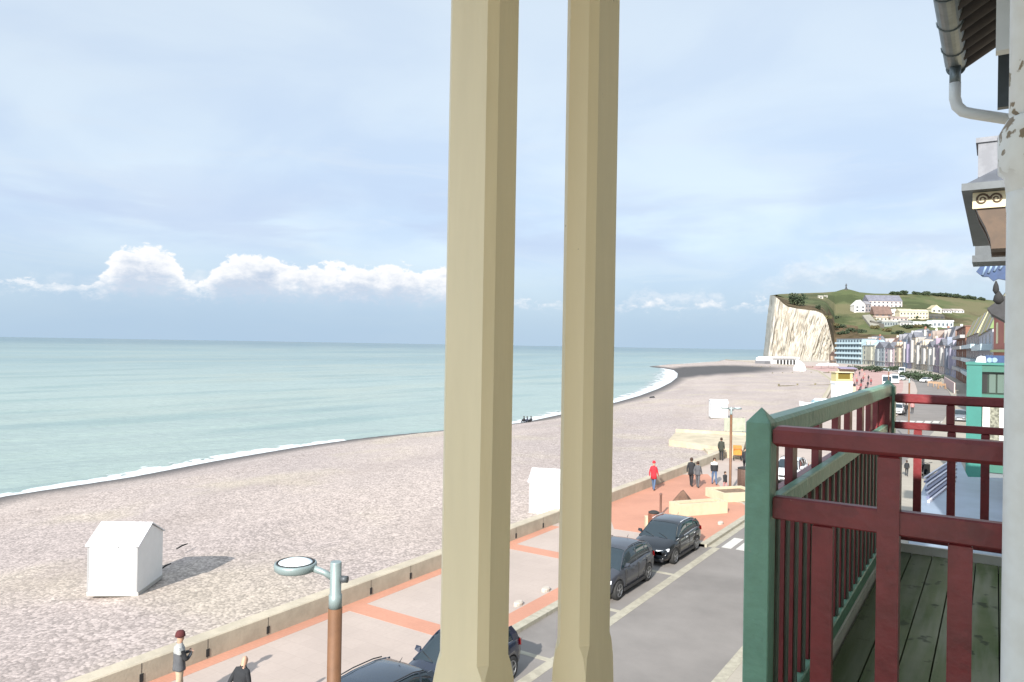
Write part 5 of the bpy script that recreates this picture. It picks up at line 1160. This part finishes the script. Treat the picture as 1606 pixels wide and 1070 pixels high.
def house(x0, x1, yt, col, roof, label, rh=.18, storeys=4, cols=2, off=0, deep=9, trim=None, balcony=False, rm=None, name='house', winm=None, gable_h=None):
    A_, B_ = base_pt(x0, off), base_pt(x1, off); H = ztop((x0+x1)/2, yt, off); ax = B_-A_; Lx = ax.length-.15; ang = math.atan2(ax.y, ax.x)
    t = empty(name, (A_.x, A_.y, 0), ang, label, 'house' if name == 'house' else 'apartment block', 'seafront houses below the hill')
    # local x along facade, y away from the viewer
    He = H*(1-rh) if roof != 'flat' else H
    MB().box(.05, Lx, 0, deep, -.5, He).build('wall', wallm(col), t)
    rmat = rm or M_rgrey
    r = MB()
    if roof == 'gable': r.rings([[(0-.15,yy,He),(Lx+.2,yy,He),(Lx/2,yy,H)] for yy in (-.25, deep)], cap0=True, cap1=True)
    elif roof == 'flat': r.box(-.1, Lx+.15, -.3, deep, H, H+.35)
    elif roof == 'side': r.rings([[(-.1,-.4,He),(-.1,deep,He),(-.1,deep*.5,H)],[(Lx+.15,-.4,He),(Lx+.15,deep,He),(Lx+.15,deep*.5,H)]], cap0=True, cap1=True)
    elif roof == 'spire': r.rings([[(-.1,-.3,He),(Lx+.15,-.3,He),(Lx+.15,deep*.6,He),(-.1,deep*.6,He)],[(Lx*.42,deep*.25,H),(Lx*.58,deep*.25,H),(Lx*.58,deep*.3,H),(Lx*.42,deep*.3,H)]], cap0=True, cap1=True)
    elif roof == 'mansard': r.rings([[(-.1,-.3,He),(Lx+.15,-.3,He),(Lx+.15,deep,He),(-.1,deep,He)],[(.5,1.6,H),(Lx-.5,1.6,H),(Lx-.5,deep-1,H),(.5,deep-1,H)]], cap0=True, cap1=True)
    ro = r.build('roof', rmat, t)
    if roof in ('side', 'mansard', 'gable') and Lx > 3:
        MB().box(Lx*.75, Lx*.75+.9, deep*.45, deep*.45+.9, He, H+1.1).build('chimney', wallm((170,120,100)) if random.random() < .5 else M_inner, ro)
    if roof in ('side', 'mansard') and rm is not mroof_:
        for i in range(max(1, cols-1)):
            cx = Lx*(i+1)/(max(1, cols-1)+1); d_ = MB(); zz = He+(H-He)*.12; zz2 = He+(H-He)*.85
            d_.rings([[(cx-.8,yy,zz),(cx+.8,yy,zz),(cx+.8,yy,zz+(zz2-zz)*.6),(cx,yy,zz2),(cx-.8,yy,zz+(zz2-zz)*.6)] for yy in (-.1, deep*.4)], cap0=True, cap1=True); d_.build('dormer', wallm(col) if x0 < 1500 else M_rgrey, ro)
    sh_ = He/storeys; ww = min(1.5, Lx/cols*.5)
    w0 = None
    for k in range(storeys):
        for i in range(cols):
            cx = Lx*(i+.5)/cols
            if w0 is None:
                m_ = MB(); m_.box(-ww/2, ww/2, -.05, .02, 0, sh_*.6); w0 = m_.build('window', winm or M_win, t); w0.location = (cx, 0, .5); continue
            c = w0.copy(); COL.objects.link(c); c.parent = t; c.location = (cx, 0, k*sh_+sh_*.22 if k else .5)
    # string courses / balconies
    for k in range(1, storeys):
        if balcony: MB().box(.0, Lx*.98, -1.3, -.0, k*sh_+.0, k*sh_+(1.15 if balcony == 2 else .9)).build('balcony', trim or M_winl, t)
        elif k == 1 or trim: MB().box(0, Lx+.05, -.35, -.0, k*sh_-.12, k*sh_+.2).build('string_course', trim or M_winl, t)
    if not balcony and Lx > 4 and x0 < 1550:
        bw = Lx*.34; bb = MB(); x0_ = Lx*(.5 if random.random() < .5 else .12); bb.hull([(x0_,0,sh_),(x0_+bw,0,sh_),(x0_+.3,-1,sh_),(x0_+bw-.3,-1,sh_),(x0_,0,He*.92),(x0_+bw,0,He*.92),(x0_+.3,-1,He*.92),(x0_+bw-.3,-1,He*.92)]); bb.build('bay_window', trim or (M_winl if random.random() < .5 else wallm(tuple(int(v*.9) for v in col))), t)
    return t
mroof_ = 'none'
random.seed(21)
lb = pm('pale_blue_balcony', K(190,212,220,.68), .4); 
house(1301,1312,551,(196,170,150),'gable','low peach and brown gabled house at the very foot of the cliff',.35,3,2,rm=M_rbrown)
house(1312,1352,532,(168,188,194),'flat','wide pale blue grey apartment block with horizontal balconies, leftmost big one on the seafront',.1,5,9,balcony=2,trim=lb,name='apartment_block')
house(1353,1372,533,(204,204,186),'side','cream house with pale blue pitched roof right of the wide balcony block',.22,4,3,rm=pm('pale_blue_roof', K(178,200,214,.65), .5))
house(1373,1387,536,(166,176,182),'gable','blue grey gabled house between the cream and pink houses',.25,4,3)
house(1388,1402,537,(210,188,196),'gable','pink gabled house halfway along the far seafront',.25,4,3)
house(1403,1415,535,(220,204,180),'side','cream and peach house just right of the pink gabled one',.2,4,3,rm=M_rbrown)
house(1416,1422,522,(156,178,204),'spire','narrow sky blue house with pointed roof',.2,5,2)
house(1423,1429,526,(176,168,196),'gable','narrow lilac house between two pointed roofs',.2,5,2)
house(1430,1436,521,(226,212,190),'gable','narrow tall cream house with white gable',.15,5,2)
house(1437,1443,527,(170,166,160),'side','narrow grey house in a dark slate roof',.22,5,2)
house(1444,1454,531,(214,200,178),'side','sand coloured house with grey dormers left of the white tower house',.25,4,3)
house(1455,1463,535,(240,238,232),'gable','bright white gabled tower house in the middle of the row',.2,4,2)
house(1464,1472,528,(166,150,168),'side','purple grey house right of the white tower house',.25,4,2)
house(1473,1481,531,(224,206,200),'gable','pale rose house with white bay next to the purple grey one',.2,4,2)
house(1482,1490,526,(150,158,176),'side','steel blue house with large slate roof',.28,4,2)
house(1491,1499,529,(190,186,206),'mansard','pale lavender house left of the brick tower',.22,4,2)
hb = house(1500,1514,516,(150,104,82),'flat','tall brown brick block with corner balconies',.05,5,2,balcony=1,trim=M_winl,name='apartment_block',rm=M_rbrown)
mroof = mroof_ = bpy.data.materials.new('striped_bright_roof'); mroof.use_nodes = True; n2 = mroof.node_tree; b_ = n2.nodes['Principled BSDF']
tc2 = n2.nodes.new('ShaderNodeTexCoord'); sx_ = n2.nodes.new('ShaderNodeSeparateXYZ'); n2.links.new(tc2.outputs['Object'], sx_.inputs[0])
rp = n2.nodes.new('ShaderNodeValToRGB'); rp.color_ramp.interpolation = 'CONSTANT'; n2.links.new(vmath(n2, 'FRACT', vmath(n2, 'MULTIPLY', sx_.outputs['X'], .042)), rp.inputs[0])
cols_ = [(0,K(212,206,190,.6)),(.15,K(150,134,104,.6)),(.28,K(196,190,150,.6)),(.42,K(132,160,96,.6)),(.52,K(214,220,150,.6)),(.62,K(198,160,84,.6)),(.78,K(206,178,90,.6)),(.9,K(190,196,210,.6))]
el_ = rp.color_ramp.elements; el_[0].position, el_[0].color = cols_[0]; el_[1].position, el_[1].color = cols_[1]
for p_, c_ in cols_[2:]: e_ = el_.new(p_); e_.color = c_
n2.links.new(rp.outputs[0], b_.inputs['Base Color']); b_.inputs['Roughness'].default_value = .7
house(1515.5,1534,487+10,(176,166,164),'mansard','grey apartment block with small balconies and striped pale roof right of the brick block',.26,4,5,balcony=1,trim=lb,rm=mroof,name='apartment_block',deep=8)
house(1535,1556,475,(206,206,214),'mansard','white apartment block with pale blue balconies under a yellow green striped roof',.3,4,4,balcony=1,trim=lb,rm=mroof,name='apartment_block',deep=8)
# salmon building at the pipe
sbd = base_pt(1558); t = house(1558,1600,488,(206,128,112),'flat','salmon red building with white window beside the white downpipe',.05,3,3,name='house',trim=pm('yellow_green_band', K(206,214,150,.6), .6),winm=pm('pale_yellow_panel', K(240,236,190,.7), .6),deep=6)
# roofs of the second row
for (x0,x1,yt,c_,rf,lab,off) in ((1405,1421,522,(150,150,156),'side','grey slate roofed house behind the narrow blue one',22),(1424,1440,516,(170,172,178),'side','tall grey roofed house behind the narrow cream one',22),(1441,1456,519,(186,178,168),'mansard','house with mansard roof behind the sand coloured one',24),(1457,1474,516,(164,150,140),'side','brown roofed house behind the purple grey one',26),(1476,1492,514,(176,170,166),'mansard','house with broad grey mansard behind the steel blue one',28),(1493,1512,513,(150,120,104),'side','rust roofed house behind the brick block',30),(1356,1372,527,(180,176,170),'side','small grey roof behind the cream house',20),(1384,1398,529,(190,180,176),'side','small brown roof behind the pink house',20)):
    house(x0,x1,yt,c_,rf,lab,.3,4,3,off=off,rm=M_rbrown if 'brown' in lab or 'rust' in lab else None)
# hedges on the seafront
M_leaf = pm('dark_hedge_leaves', K(66,84,58,.5), .8, var=.45, vscale=1.2)
def bush(name, c, sx_, sy_, sz, label, cat, grp=None, n_=420, m=None, leaf=.35, trunk=False):
    t = empty(name, tuple(c), 0, label, cat, grp); mb = MB(); rr_ = random.Random(hash(label) & 255)
    lumps = [(rr_.uniform(-.6,.6)*sx_, rr_.uniform(-.5,.5)*sy_, rr_.uniform(.3,.75)*sz, rr_.uniform(.3,.5)) for _ in range(9)]
    for i in range(n_):
        l = rr_.choice(lumps); a_ = rr_.uniform(0, 2*PI); ph = math.acos(rr_.uniform(-1,1)); q_ = rr_.uniform(.7,1.05)*l[3]
        p = Vector((l[0]+q_*sx_*math.sin(ph)*math.cos(a_), l[1]+q_*sy_*math.sin(ph)*math.sin(a_), max(.05, l[2]+q_*sz*math.cos(ph)*.8)))
        u_ = Vector((rr_.uniform(-1,1),rr_.uniform(-1,1),rr_.uniform(-1,1))).normalized()*leaf; v_ = u_.orthogonal().normalized()*leaf*.8
        mb.add([p-u_, p+v_, p+u_, p-v_], [(0,1,2,3)])
    mb.build('crown' if trunk else 'foliage', m or M_leaf, t); MB().cyl(0,0,-.3,sz*.6,.12*max(1,sx_/3),.05).build('trunk' if trunk else 'stem', pm('bark', K(90,76,62,.5), .9), t); return t
for i, (x, y, w_, lab) in enumerate(((1355,582,7,'dark clipped hedge before the cream house on the far seafront'),(1372,584,6,'dark clipped hedge before the blue grey gabled house'),(1425,594,7,'long dark hedge behind the parked white cars, left part'),(1441,597,7,'long dark hedge behind the parked white cars, middle part'),(1456,599,5,'long dark hedge behind the parked white cars, right part'),(1400,582,4,'small dark hedge under the pink house'))):
    q = gp(x, y); bush('hedge', (q.x, q.y, 0), w_, 2.0, 2.4, lab, 'hedge', 'seafront hedges', 500, None, .3)
# cafe on the beach below the cliff
a_, b2 = gp(1211,573.5,-.6), gp(1262,573.5,-.6); d_ = b2-a_; ang = math.atan2(d_.y, d_.x); Lc = d_.length
t = empty('beach_cafe', (a_.x, a_.y, -.6), ang, 'long low white cafe pavilion with dark openings at the foot of the cliff', 'pavilion')
MB().box(0, Lc*.78, 0, 8, -.5, 4.2).build('wall', M_cab, t); MB().box(-.5, Lc*.8, -1, 8.5, 4.2, 5.0).build('roof', M_cab, t); MB().hull([(Lc*.7,-1,0),(Lc,-1,0),(Lc*.7,7,0),(Lc,7,0),(Lc*.72,-1,4.1),(Lc*.72,7,4.1),(Lc*.9,0,2.4),(Lc*.9,7,2.4)]).build('ramp', M_cab, t)
MB().box(-5, 0, 1, 8, -.5, 2.6).build('annex', pm('grey_annex', K(130,130,134,.6), .8), t)
for i in range(6): MB().box(Lc*(.14+i*.1), Lc*(.14+i*.1)+Lc*.055, -.1, .1, .4, 3.2).build('opening', M_dark, t)
# ================================================================== CLIFF
def chalk():
    m = bpy.data.materials.new('chalk'); m.use_nodes = True; n2 = m.node_tree; b = n2.nodes['Principled BSDF']; b.inputs['Roughness'].default_value = .95
    tc2 = n2.nodes.new('ShaderNodeTexCoord')
    def noi(s_, st, d=7):
        mp = n2.nodes.new('ShaderNodeMapping'); mp.inputs['Scale'].default_value = st; n2.links.new(tc2.outputs['Object'], mp.inputs['Vector'])
        v = n2.nodes.new('ShaderNodeTexNoise'); v.inputs['Scale'].default_value = s_; v.inputs['Detail'].default_value = d; v.inputs['Roughness'].default_value = .65; n2.links.new(mp.outputs[0], v.inputs['Vector']); return v.outputs['Fac']
    a = mixc(n2, sstep(n2, noi(.1, (1,1,.3)), .38, .62), K(218,212,200,.54), K(204,196,182,.52))
    a = mixc(n2, sstep(n2, noi(.16, (1,1,.22)), .53, .66, 0, .75), a, K(170,160,142,.48))
    a = mixc(n2, sstep(n2, noi(.35, (1,1,.5), 5), .6, .7, 0, .7), a, K(120,112,88,.5))
    n2.links.new(a, b.inputs['Base Color']); return m
top_l = [(1207.5,463.5),(1214,464),(1222,470),(1229,477),(1236,481.5),(1252,484.5),(1268,486.5),(1280,488),(1290,492),(1296,500),(1299,510),(1302,524),(1306,540),(1310,552)]
bot_l = [(1196.5,569),(1316,571)]
from mathutils import noise as mn
NC, NR = 150, 46; cvv = []; DC = 620
def pl_at(pl, t):
    t = t*(len(pl)-1); i = min(int(t), len(pl)-2); f = t-i; return (pl[i][0]*(1-f)+pl[i+1][0]*f, pl[i][1]*(1-f)+pl[i+1][1]*f)
TT = []
seg = [0]
for a_, b2 in zip(top_l, top_l[1:]): seg.append(seg[-1]+math.hypot(b2[0]-a_[0], b2[1]-a_[1]))
def top_at(t):
    s_ = t*seg[-1]
    for i in range(len(seg)-1):
        if seg[i] <= s_ <= seg[i+1]+1e-9:
            f = (s_-seg[i])/(seg[i+1]-seg[i]); return (top_l[i][0]*(1-f)+top_l[i+1][0]*f, top_l[i][1]*(1-f)+top_l[i+1][1]*f)
    return top_l[-1]
crest = []
for c in range(NC):
    t = c/(NC-1); tx, ty = top_at(t); bx, by = pl_at(bot_l, t)
    for r in range(NR):
        s_ = r/(NR-1); x = bx+(tx-bx)*(s_**1.1); y = by+(ty-by)*s_
        corner = 60*max(0, 1-t/.07)**2
        rib = 8*(mn.noise(Vector((t*17, s_*1.2, 0)))) + 6*mn.noise(Vector((t*42, s_*2.6, 3))) + 3.0*mn.noise(Vector((t*100, s_*9, 7)))
        talus = -16*max(0, 1-s_/.16)**1.5*(1+.6*mn.noise(Vector((t*20, 0, 9))))
        d_ = DC + corner + s_*9 + rib*min(1, (1-s_)*6+.25) + talus - 22*t
        x += (.9*mn.noise(Vector((s_*9, 1.3, 0)))+.5*mn.noise(Vector((s_*25, 4.3, 0))))*max(0, 1-t/.05)
        p = ad(x, y, d_); cvv.append(tuple(p))
        if r == NR-1: crest.append((x, y, d_))
fs = [(c*NR+r, (c+1)*NR+r, (c+1)*NR+r+1, c*NR+r+1) for c in range(NC-1) for r in range(NR-1)]
cm = MB(); cm.add(cvv, fs, 0, True)
# seaward return of the headland, going away from the viewer
back = [tuple(Vector(cvv[r])+Vector((10, 330, 0))) for r in range(NR)]
cm.add([cvv[r] for r in range(NR)]+back, [(r, r+1, NR+r+1, NR+r) for r in range(NR-1)], 0, True)
struct('cliff', cm, chalk())
# ================================================================== HILL
def grass_mat():
    m = bpy.data.materials.new('hill_grass'); m.use_nodes = True; n2 = m.node_tree; b = n2.nodes['Principled BSDF']; b.inputs['Roughness'].default_value = 1; b.inputs['Specular IOR Level'].default_value = .1
    tc2 = n2.nodes.new('ShaderNodeTexCoord')
    def noi(s_, d=7, st=(1,1,1)):
        mp = n2.nodes.new('ShaderNodeMapping'); mp.inputs['Scale'].default_value = st; n2.links.new(tc2.outputs['Object'], mp.inputs['Vector'])
        v = n2.nodes.new('ShaderNodeTexNoise'); v.inputs['Scale'].default_value = s_; v.inputs['Detail'].default_value = d; v.inputs['Roughness'].default_value = .6; n2.links.new(mp.outputs[0], v.inputs['Vector']); return v.outputs['Fac']
    at = n2.nodes.new('ShaderNodeAttribute'); at.attribute_name = 'brush'
    gr_ = mixc(n2, sstep(n2, noi(.022, 5), .42, .6), K(112,122,84,.45), K(134,130,98,.45))
    gr_ = mixc(n2, sstep(n2, noi(.014, 6, (1,1,3)), .52, .6, 0, .7), gr_, K(88,98,68,.42))
    gr_ = mixc(n2, sstep(n2, noi(.05, 4, (1,1,4)), .6, .7, 0, .5), gr_, K(150,140,112,.46))
    br_ = mixc(n2, sstep(n2, noi(.06), .4, .62), K(132,114,90,.44), K(92,84,62,.4))
    a = mixc(n2, sstep(n2, vmath(n2, 'ADD', at.outputs['Fac'], vmath(n2, 'MULTIPLY_ADD', noi(.03, 5), .9, -.45)), .35, .65), gr_, br_)
    n2.links.new(a, b.inputs['Base Color']); return m
ridge = [(1207.5,463.5),(1222,461.5),(1240,460.5),(1290,459),(1310,457.5),(1320,454.5),(1327,453),(1336,455),(1348,458.5),(1370,460.5),(1400,461),(1440,461),(1460,462),(1480,464),(1500,466),(1530,468.5),(1556,471),(1600,474),(1700,482),(1850,500),(2100,520)]
def yr(x):
    for a_, b2 in zip(ridge, ridge[1:]):
        if a_[0] <= x <= b2[0]: return a_[1]+(b2[1]-a_[1])*(x-a_[0])/(b2[0]-a_[0])
    return ridge[-1][1]
xs_ = []; hv = []; hb_ = []
hc = [x for x in np.concatenate([np.arange(1207.5, 1340, 2.5), np.arange(1340, 1620, 4), np.arange(1620, 2101, 24)])]
cx = [c_[0] for c_ in crest]
def crest_at(x):
    for a_, b2 in zip(crest, crest[1:]):
        if a_[0] <= x <= b2[0] and b2[0] > a_[0]: f = (x-a_[0])/(b2[0]-a_[0]); return [a_[i]+(b2[i]-a_[i])*f for i in (1, 2)]
    return [crest[-1][1], crest[-1][2]]
NRh = 40
for x in hc:
    if x <= 1309: y0, d0_ = crest_at(x); y0 += .35; d0_ += .3
    else: y0, d0_ = 571, 600-60*min(1, (x-1309)/60)
    y1 = yr(x); d1 = 810 if x > 1215 else 700; e_ = 1.0
    for r in range(NRh):
        s_ = r/(NRh-1); y = y0+(y1-y0)*s_
        # depth grows slowly on the steep lower slope, faster on the top plateau
        d_ = d0_+(d1-d0_)*(s_**1.25)+ (8*mn.noise(Vector((x*.05, s_*5, 1)))+3*mn.noise(Vector((x*.16, s_*14, 5))))*math.sin(PI*s_)
        hv.append(tuple(ad(x, y, d_)))
        br = 0
        if x < 1312: br = max(0, 1-s_/.55) if x > 1238 else .8*(1-s_*.7)
        if x >= 1300 and s_ < .52: br = max(br, .95-abs(s_-.40)*1.6 if x < 1345 else (.62 if s_ < .42 else .1))
        if 1300 <= x < 1345: br = max(br, 1-max(0, s_-.35)/.25-(x-1300)/60)
        if s_ < .1: br = max(br, .5)
        if x > 1430 and .6 < s_ < .8: br = max(br, .45)
        hb_.append(br)
    p = ad(x, y1, d1); 
    for k in (1, 2): hv.append((p.x-(.0*260*k), p.y+1.0*260*k, p.z-1.5*k)); hb_.append(.2)
NRT = NRh+2
fs = [(c*NRT+r, (c+1)*NRT+r, (c+1)*NRT+r+1, c*NRT+r+1) for c in range(len(hc)-1) for r in range(NRT-1)]
me = bpy.data.meshes.new('hill'); me.from_pydata(hv, [], fs); me.polygons.foreach_set('use_smooth', [True]*len(fs))
at = me.attributes.new('brush', 'FLOAT', 'POINT'); at.data.foreach_set('value', hb_); me.materials.append(grass_mat())
hill = bpy.data.objects.new('hill', me); COL.objects.link(hill); tag(hill, kind='structure')
bvh = BVHTree.FromPolygons([Vector(v) for v in hv], fs)
def on_hill(x, y):
    d_ = ray(x, y).normalized(); h_ = bvh.ray_cast(EYE, d_); return h_[0] if h_[0] else ad(x, y, 700)
# monument on the ridge
q = on_hill(1327, 454.2); t = empty('monument', tuple(q), 0, 'tiny dark calvary cross monument on the highest point of the green hill', 'monument')
MB().box(-1.3,1.3,-1.3,1.3,-1,1.2).build('plinth', pm('dark_stone', K(90,92,96,.5), .9), t); MB().cyl(0,0,1.2,6.4,.8,.45,10).build('shaft', pm('dark_stone', K(90,92,96,.5), .9), t); MB().box(-1.1,1.1,-.3,.3,4.3,5.0).build('arms', pm('dark_stone', K(90,92,96,.5), .9), t)
# trees on the ridge and slope
M_tleaf = pm('dark_tree_leaves', K(62,78,50,.5), .85, var=.5, vscale=.6)
tr_ = [(1246,478.5,6,7,'dark bush on the cliff edge, left one'),(1256,480.5,7,8,'dark bush on the cliff edge, right one'),(1283,485,2,3,'lone pale shrub on the cliff edge')]
tr_ += [(x, yr(x)+1.2, random.uniform(4,7), random.uniform(1.6,3.2), 'dark tree on the ridge, %s' % l_) for x, l_ in ((1402,'first from the left beyond the large white house'),(1409,'second from the left'),(1417,'left end of the low clump'),(1438,'left of the tallest clump'),(1446,'in the tallest clump'),(1453,'right end of the tallest clump'),(1466,'standing between two clumps'),(1476,'the bushy one above the small gabled house'),(1483,'right beside the bushy one'),(1497,'above the white bungalows'),(1512,'left of the striped roof'),(1524,'right before the striped roof'),(1538,'behind the striped roof'))]
for x, y, w_, h_, lab in tr_:
    q = on_hill(x, min(y, 540)); bush('tree', (q.x, q.y, q.z-.5), w_, w_*.8, h_*1.5, lab, 'tree', 'trees and bushes on the hill', 260, M_tleaf, .9, True)
for i, (x, y, w_) in enumerate(((1308,511,7),(1316,514,7),(1322,524,6),(1296,500,5),(1335,520,6),(1352,522,5),(1392,520,5),(1408,524,6),(1420,515,7),(1434,514,8),(1450,513,7),(1312,500,5),(1372,516,4),(1470,512,6),(1484,511,6),(1422,499,4),(1436,500,4),(1400,503,3))):
    q = on_hill(x, y); bush('bush', (q.x, q.y, q.z-.6), w_, w_*.7, 3.4, 'rounded scrub bush on the slope, %s' % ['above the cliff end','right of the first one','lower, above the wide balcony block','at the brown cliff rim','above the cream house roofs','left below the retaining wall','below the white terrace','above the peach house','left end of the dark row','in the dark row above the sky blue house','right in the dark row','highest beside the cliff rim','under the grey retaining wall','above the second row roofs','below the white block','under the cream terrace','right under the cream terrace','left under the cream terrace'][i], 'bush', 'scrub bushes on the slope', 240, M_tleaf if i % 3 else pm('olive_scrub_leaves', K(112,104,66,.5), .9, var=.35, vscale=.6), .8)
# houses on the hill
def hhouse(x0, x1, yt, yb, col, rcol, roof, label, cols=3, st_=2, rh=.4, yaw=0, deep=9, winm=None):
    q = on_hill((x0+x1)/2, yb); D = (q-EYE).dot(fw); A_ = ad(x0, yb, D); B_ = ad(x1, yb, D); Lx = (B_-A_).length; H = ad(x0, yt, D).z-ad(x0, yb, D).z; He = H*(1-rh)
    t = empty('hill_house', tuple(A_), math.atan2(rt.y, rt.x)+yaw, label, 'house', 'houses on the green hill')
    MB().box(0, Lx, 0, deep, -6, He).build('wall', wallm(col), t)
    rmat = pm('roof_%d_%d_%d' % rcol, K(*rcol, .6), .8, var=.15, vscale=.3); r = MB()
    if roof == 'side': r.rings([[(-.3,-.5,He),(-.3,deep,He),(-.3,deep*.5,H)],[(Lx+.3,-.5,He),(Lx+.3,deep,He),(Lx+.3,deep*.5,H)]], cap0=True, cap1=True)
    elif roof == 'gable': r.rings([[(-.4,yy,He),(Lx+.4,yy,He),(Lx/2,yy,H)] for yy in (.02, deep)], cap0=True, cap1=True); MB().hull([(0,-.01,He),(Lx,-.01,He),(Lx/2,-.01,H-.5),(0,.015,He),(Lx,.015,He),(Lx/2,.015,H-.5)]).build('gable_wall', wallm(col), t)
    else: r.box(-.4, Lx+.4, -.4, deep, He, H)
    r.build('roof', rmat, t)
    w0 = None
    for k in range(st_):
        for i in range(cols):
            ww = Lx/cols*.4; loc = (Lx*(i+.5)/cols, 0, He*(k+.3)/st_)
            if w0 is None: w0 = MB().box(-ww/2, ww/2, -.12, .02, 0, He/st_*.45).build('window', winm or M_win, t); w0.location = loc
            else: c = w0.copy(); COL.objects.link(c); c.parent = t; c.location = loc
    return t
W_ = (240,236,230); CR = (232,222,192)
hhouse(1362,1415,462,482,(232,218,214),(128,128,140),'side','large long white house with big grey roof dominating the hill',8,2,.5,deep=14)
hhouse(1340,1358,470,490,W_,(228,226,222),'gable','white gabled house at the left end of the hill village',2,2,.45)
hhouse(1357,1366,472,490,(150,142,142),(140,138,142),'side','grey walled house wedged beside the white gabled one',2,2,.3)
hhouse(1371,1399,480,497,(130,108,98),(126,102,92),'side','house with broad brown tiled roof on the hill',3,1,.75)
hhouse(1396,1412,484,495,W_,(236,230,220),'gable','small white gabled house right of the brown roof',2,1,.5)
hhouse(1411,1432,484,501,CR,(206,196,166),'side','cream terrace on the hill, left half',4,2,.3)
hhouse(1432,1456,485,501,CR,(214,206,178),'side','cream terrace on the hill, right half',5,2,.25)
hhouse(1461,1477,478,491,(236,228,200),(196,184,150),'gable','small cream gabled house alone right of the cream terrace',2,1,.5)
hhouse(1479,1493,484,491,(226,224,222),(170,160,156),'side','low white bungalow below the ridge, left',3,1,.45)
hhouse(1495,1512,484,491,(236,234,230),(190,180,172),'side','low white bungalow below the ridge, right',3,1,.45)
hhouse(1374,1398,495,503,(234,224,196),(196,176,160),'side','low cream house under the brown roof',4,1,.35)
hhouse(1398,1424,496,503,(226,204,192),(170,150,140),'side','low pinkish house under the cream terrace',4,1,.4)
hhouse(1383,1412,502,512,(150,158,156),(196,196,190),'flat','grey and white house row above the olive slope',7,1,.25)
hhouse(1412,1432,502,512,(214,212,206),(150,150,146),'side','pale house joining the grey row and the white block',4,1,.35)
hhouse(1432,1462,504,512,(236,240,238),(206,210,208),'flat','long white flat roofed house on the lower slope',5,1,.2)
hhouse(1463,1495,502,514,(228,236,240),(232,240,244),'flat','white block with pale blue tint at the right of the lower slope',5,1,.2)
hhouse(1456,1482,492,500,(96,92,84),(86,84,76),'side','dark roofed low barn right of the cream terrace',3,1,.6)  # dark base colour on walls and roof
hhouse(1284,1291,463.5,468,(214,210,196),(196,190,176),'side','tiny pale ruin on the upper grass, left',1,1,.4,deep=3)
hhouse(1293,1298,463,466,(214,210,196),(196,190,176),'side','tiny pale ruin on the upper grass, right',1,1,.4,deep=3)
# retaining wall below the white gabled house
a_, b2, c_, d_ = on_hill(1351,497), on_hill(1363,496), on_hill(1377,512), on_hill(1364,514)
mb = MB(); vv = [a_, b2, c_, d_]; mb.hull([tuple(v+Vector((0,0,1.5))-fw*2) for v in vv]+[tuple(v-Vector((0,0,3))) for v in vv]); tag(mb.build('retaining_wall', pm('grey_retaining', K(168,164,150,.55), .9, var=.1, vscale=.3), None, tuple(a_)), 'grey concrete retaining ramp running down from the white gabled hill house', 'wall')
a_, c_ = on_hill(1364,508), on_hill(1384,514); tag(MB().hull([tuple(p+Vector((0,0,k))) for p in (a_, c_, a_-fw*3, c_-fw*3) for k in (-3, 3)]).build('retaining_wall', pm('dark_retaining', K(120,116,108,.5), .9), None, tuple(a_)), 'darker grey retaining wall at the foot of the ramp', 'wall')
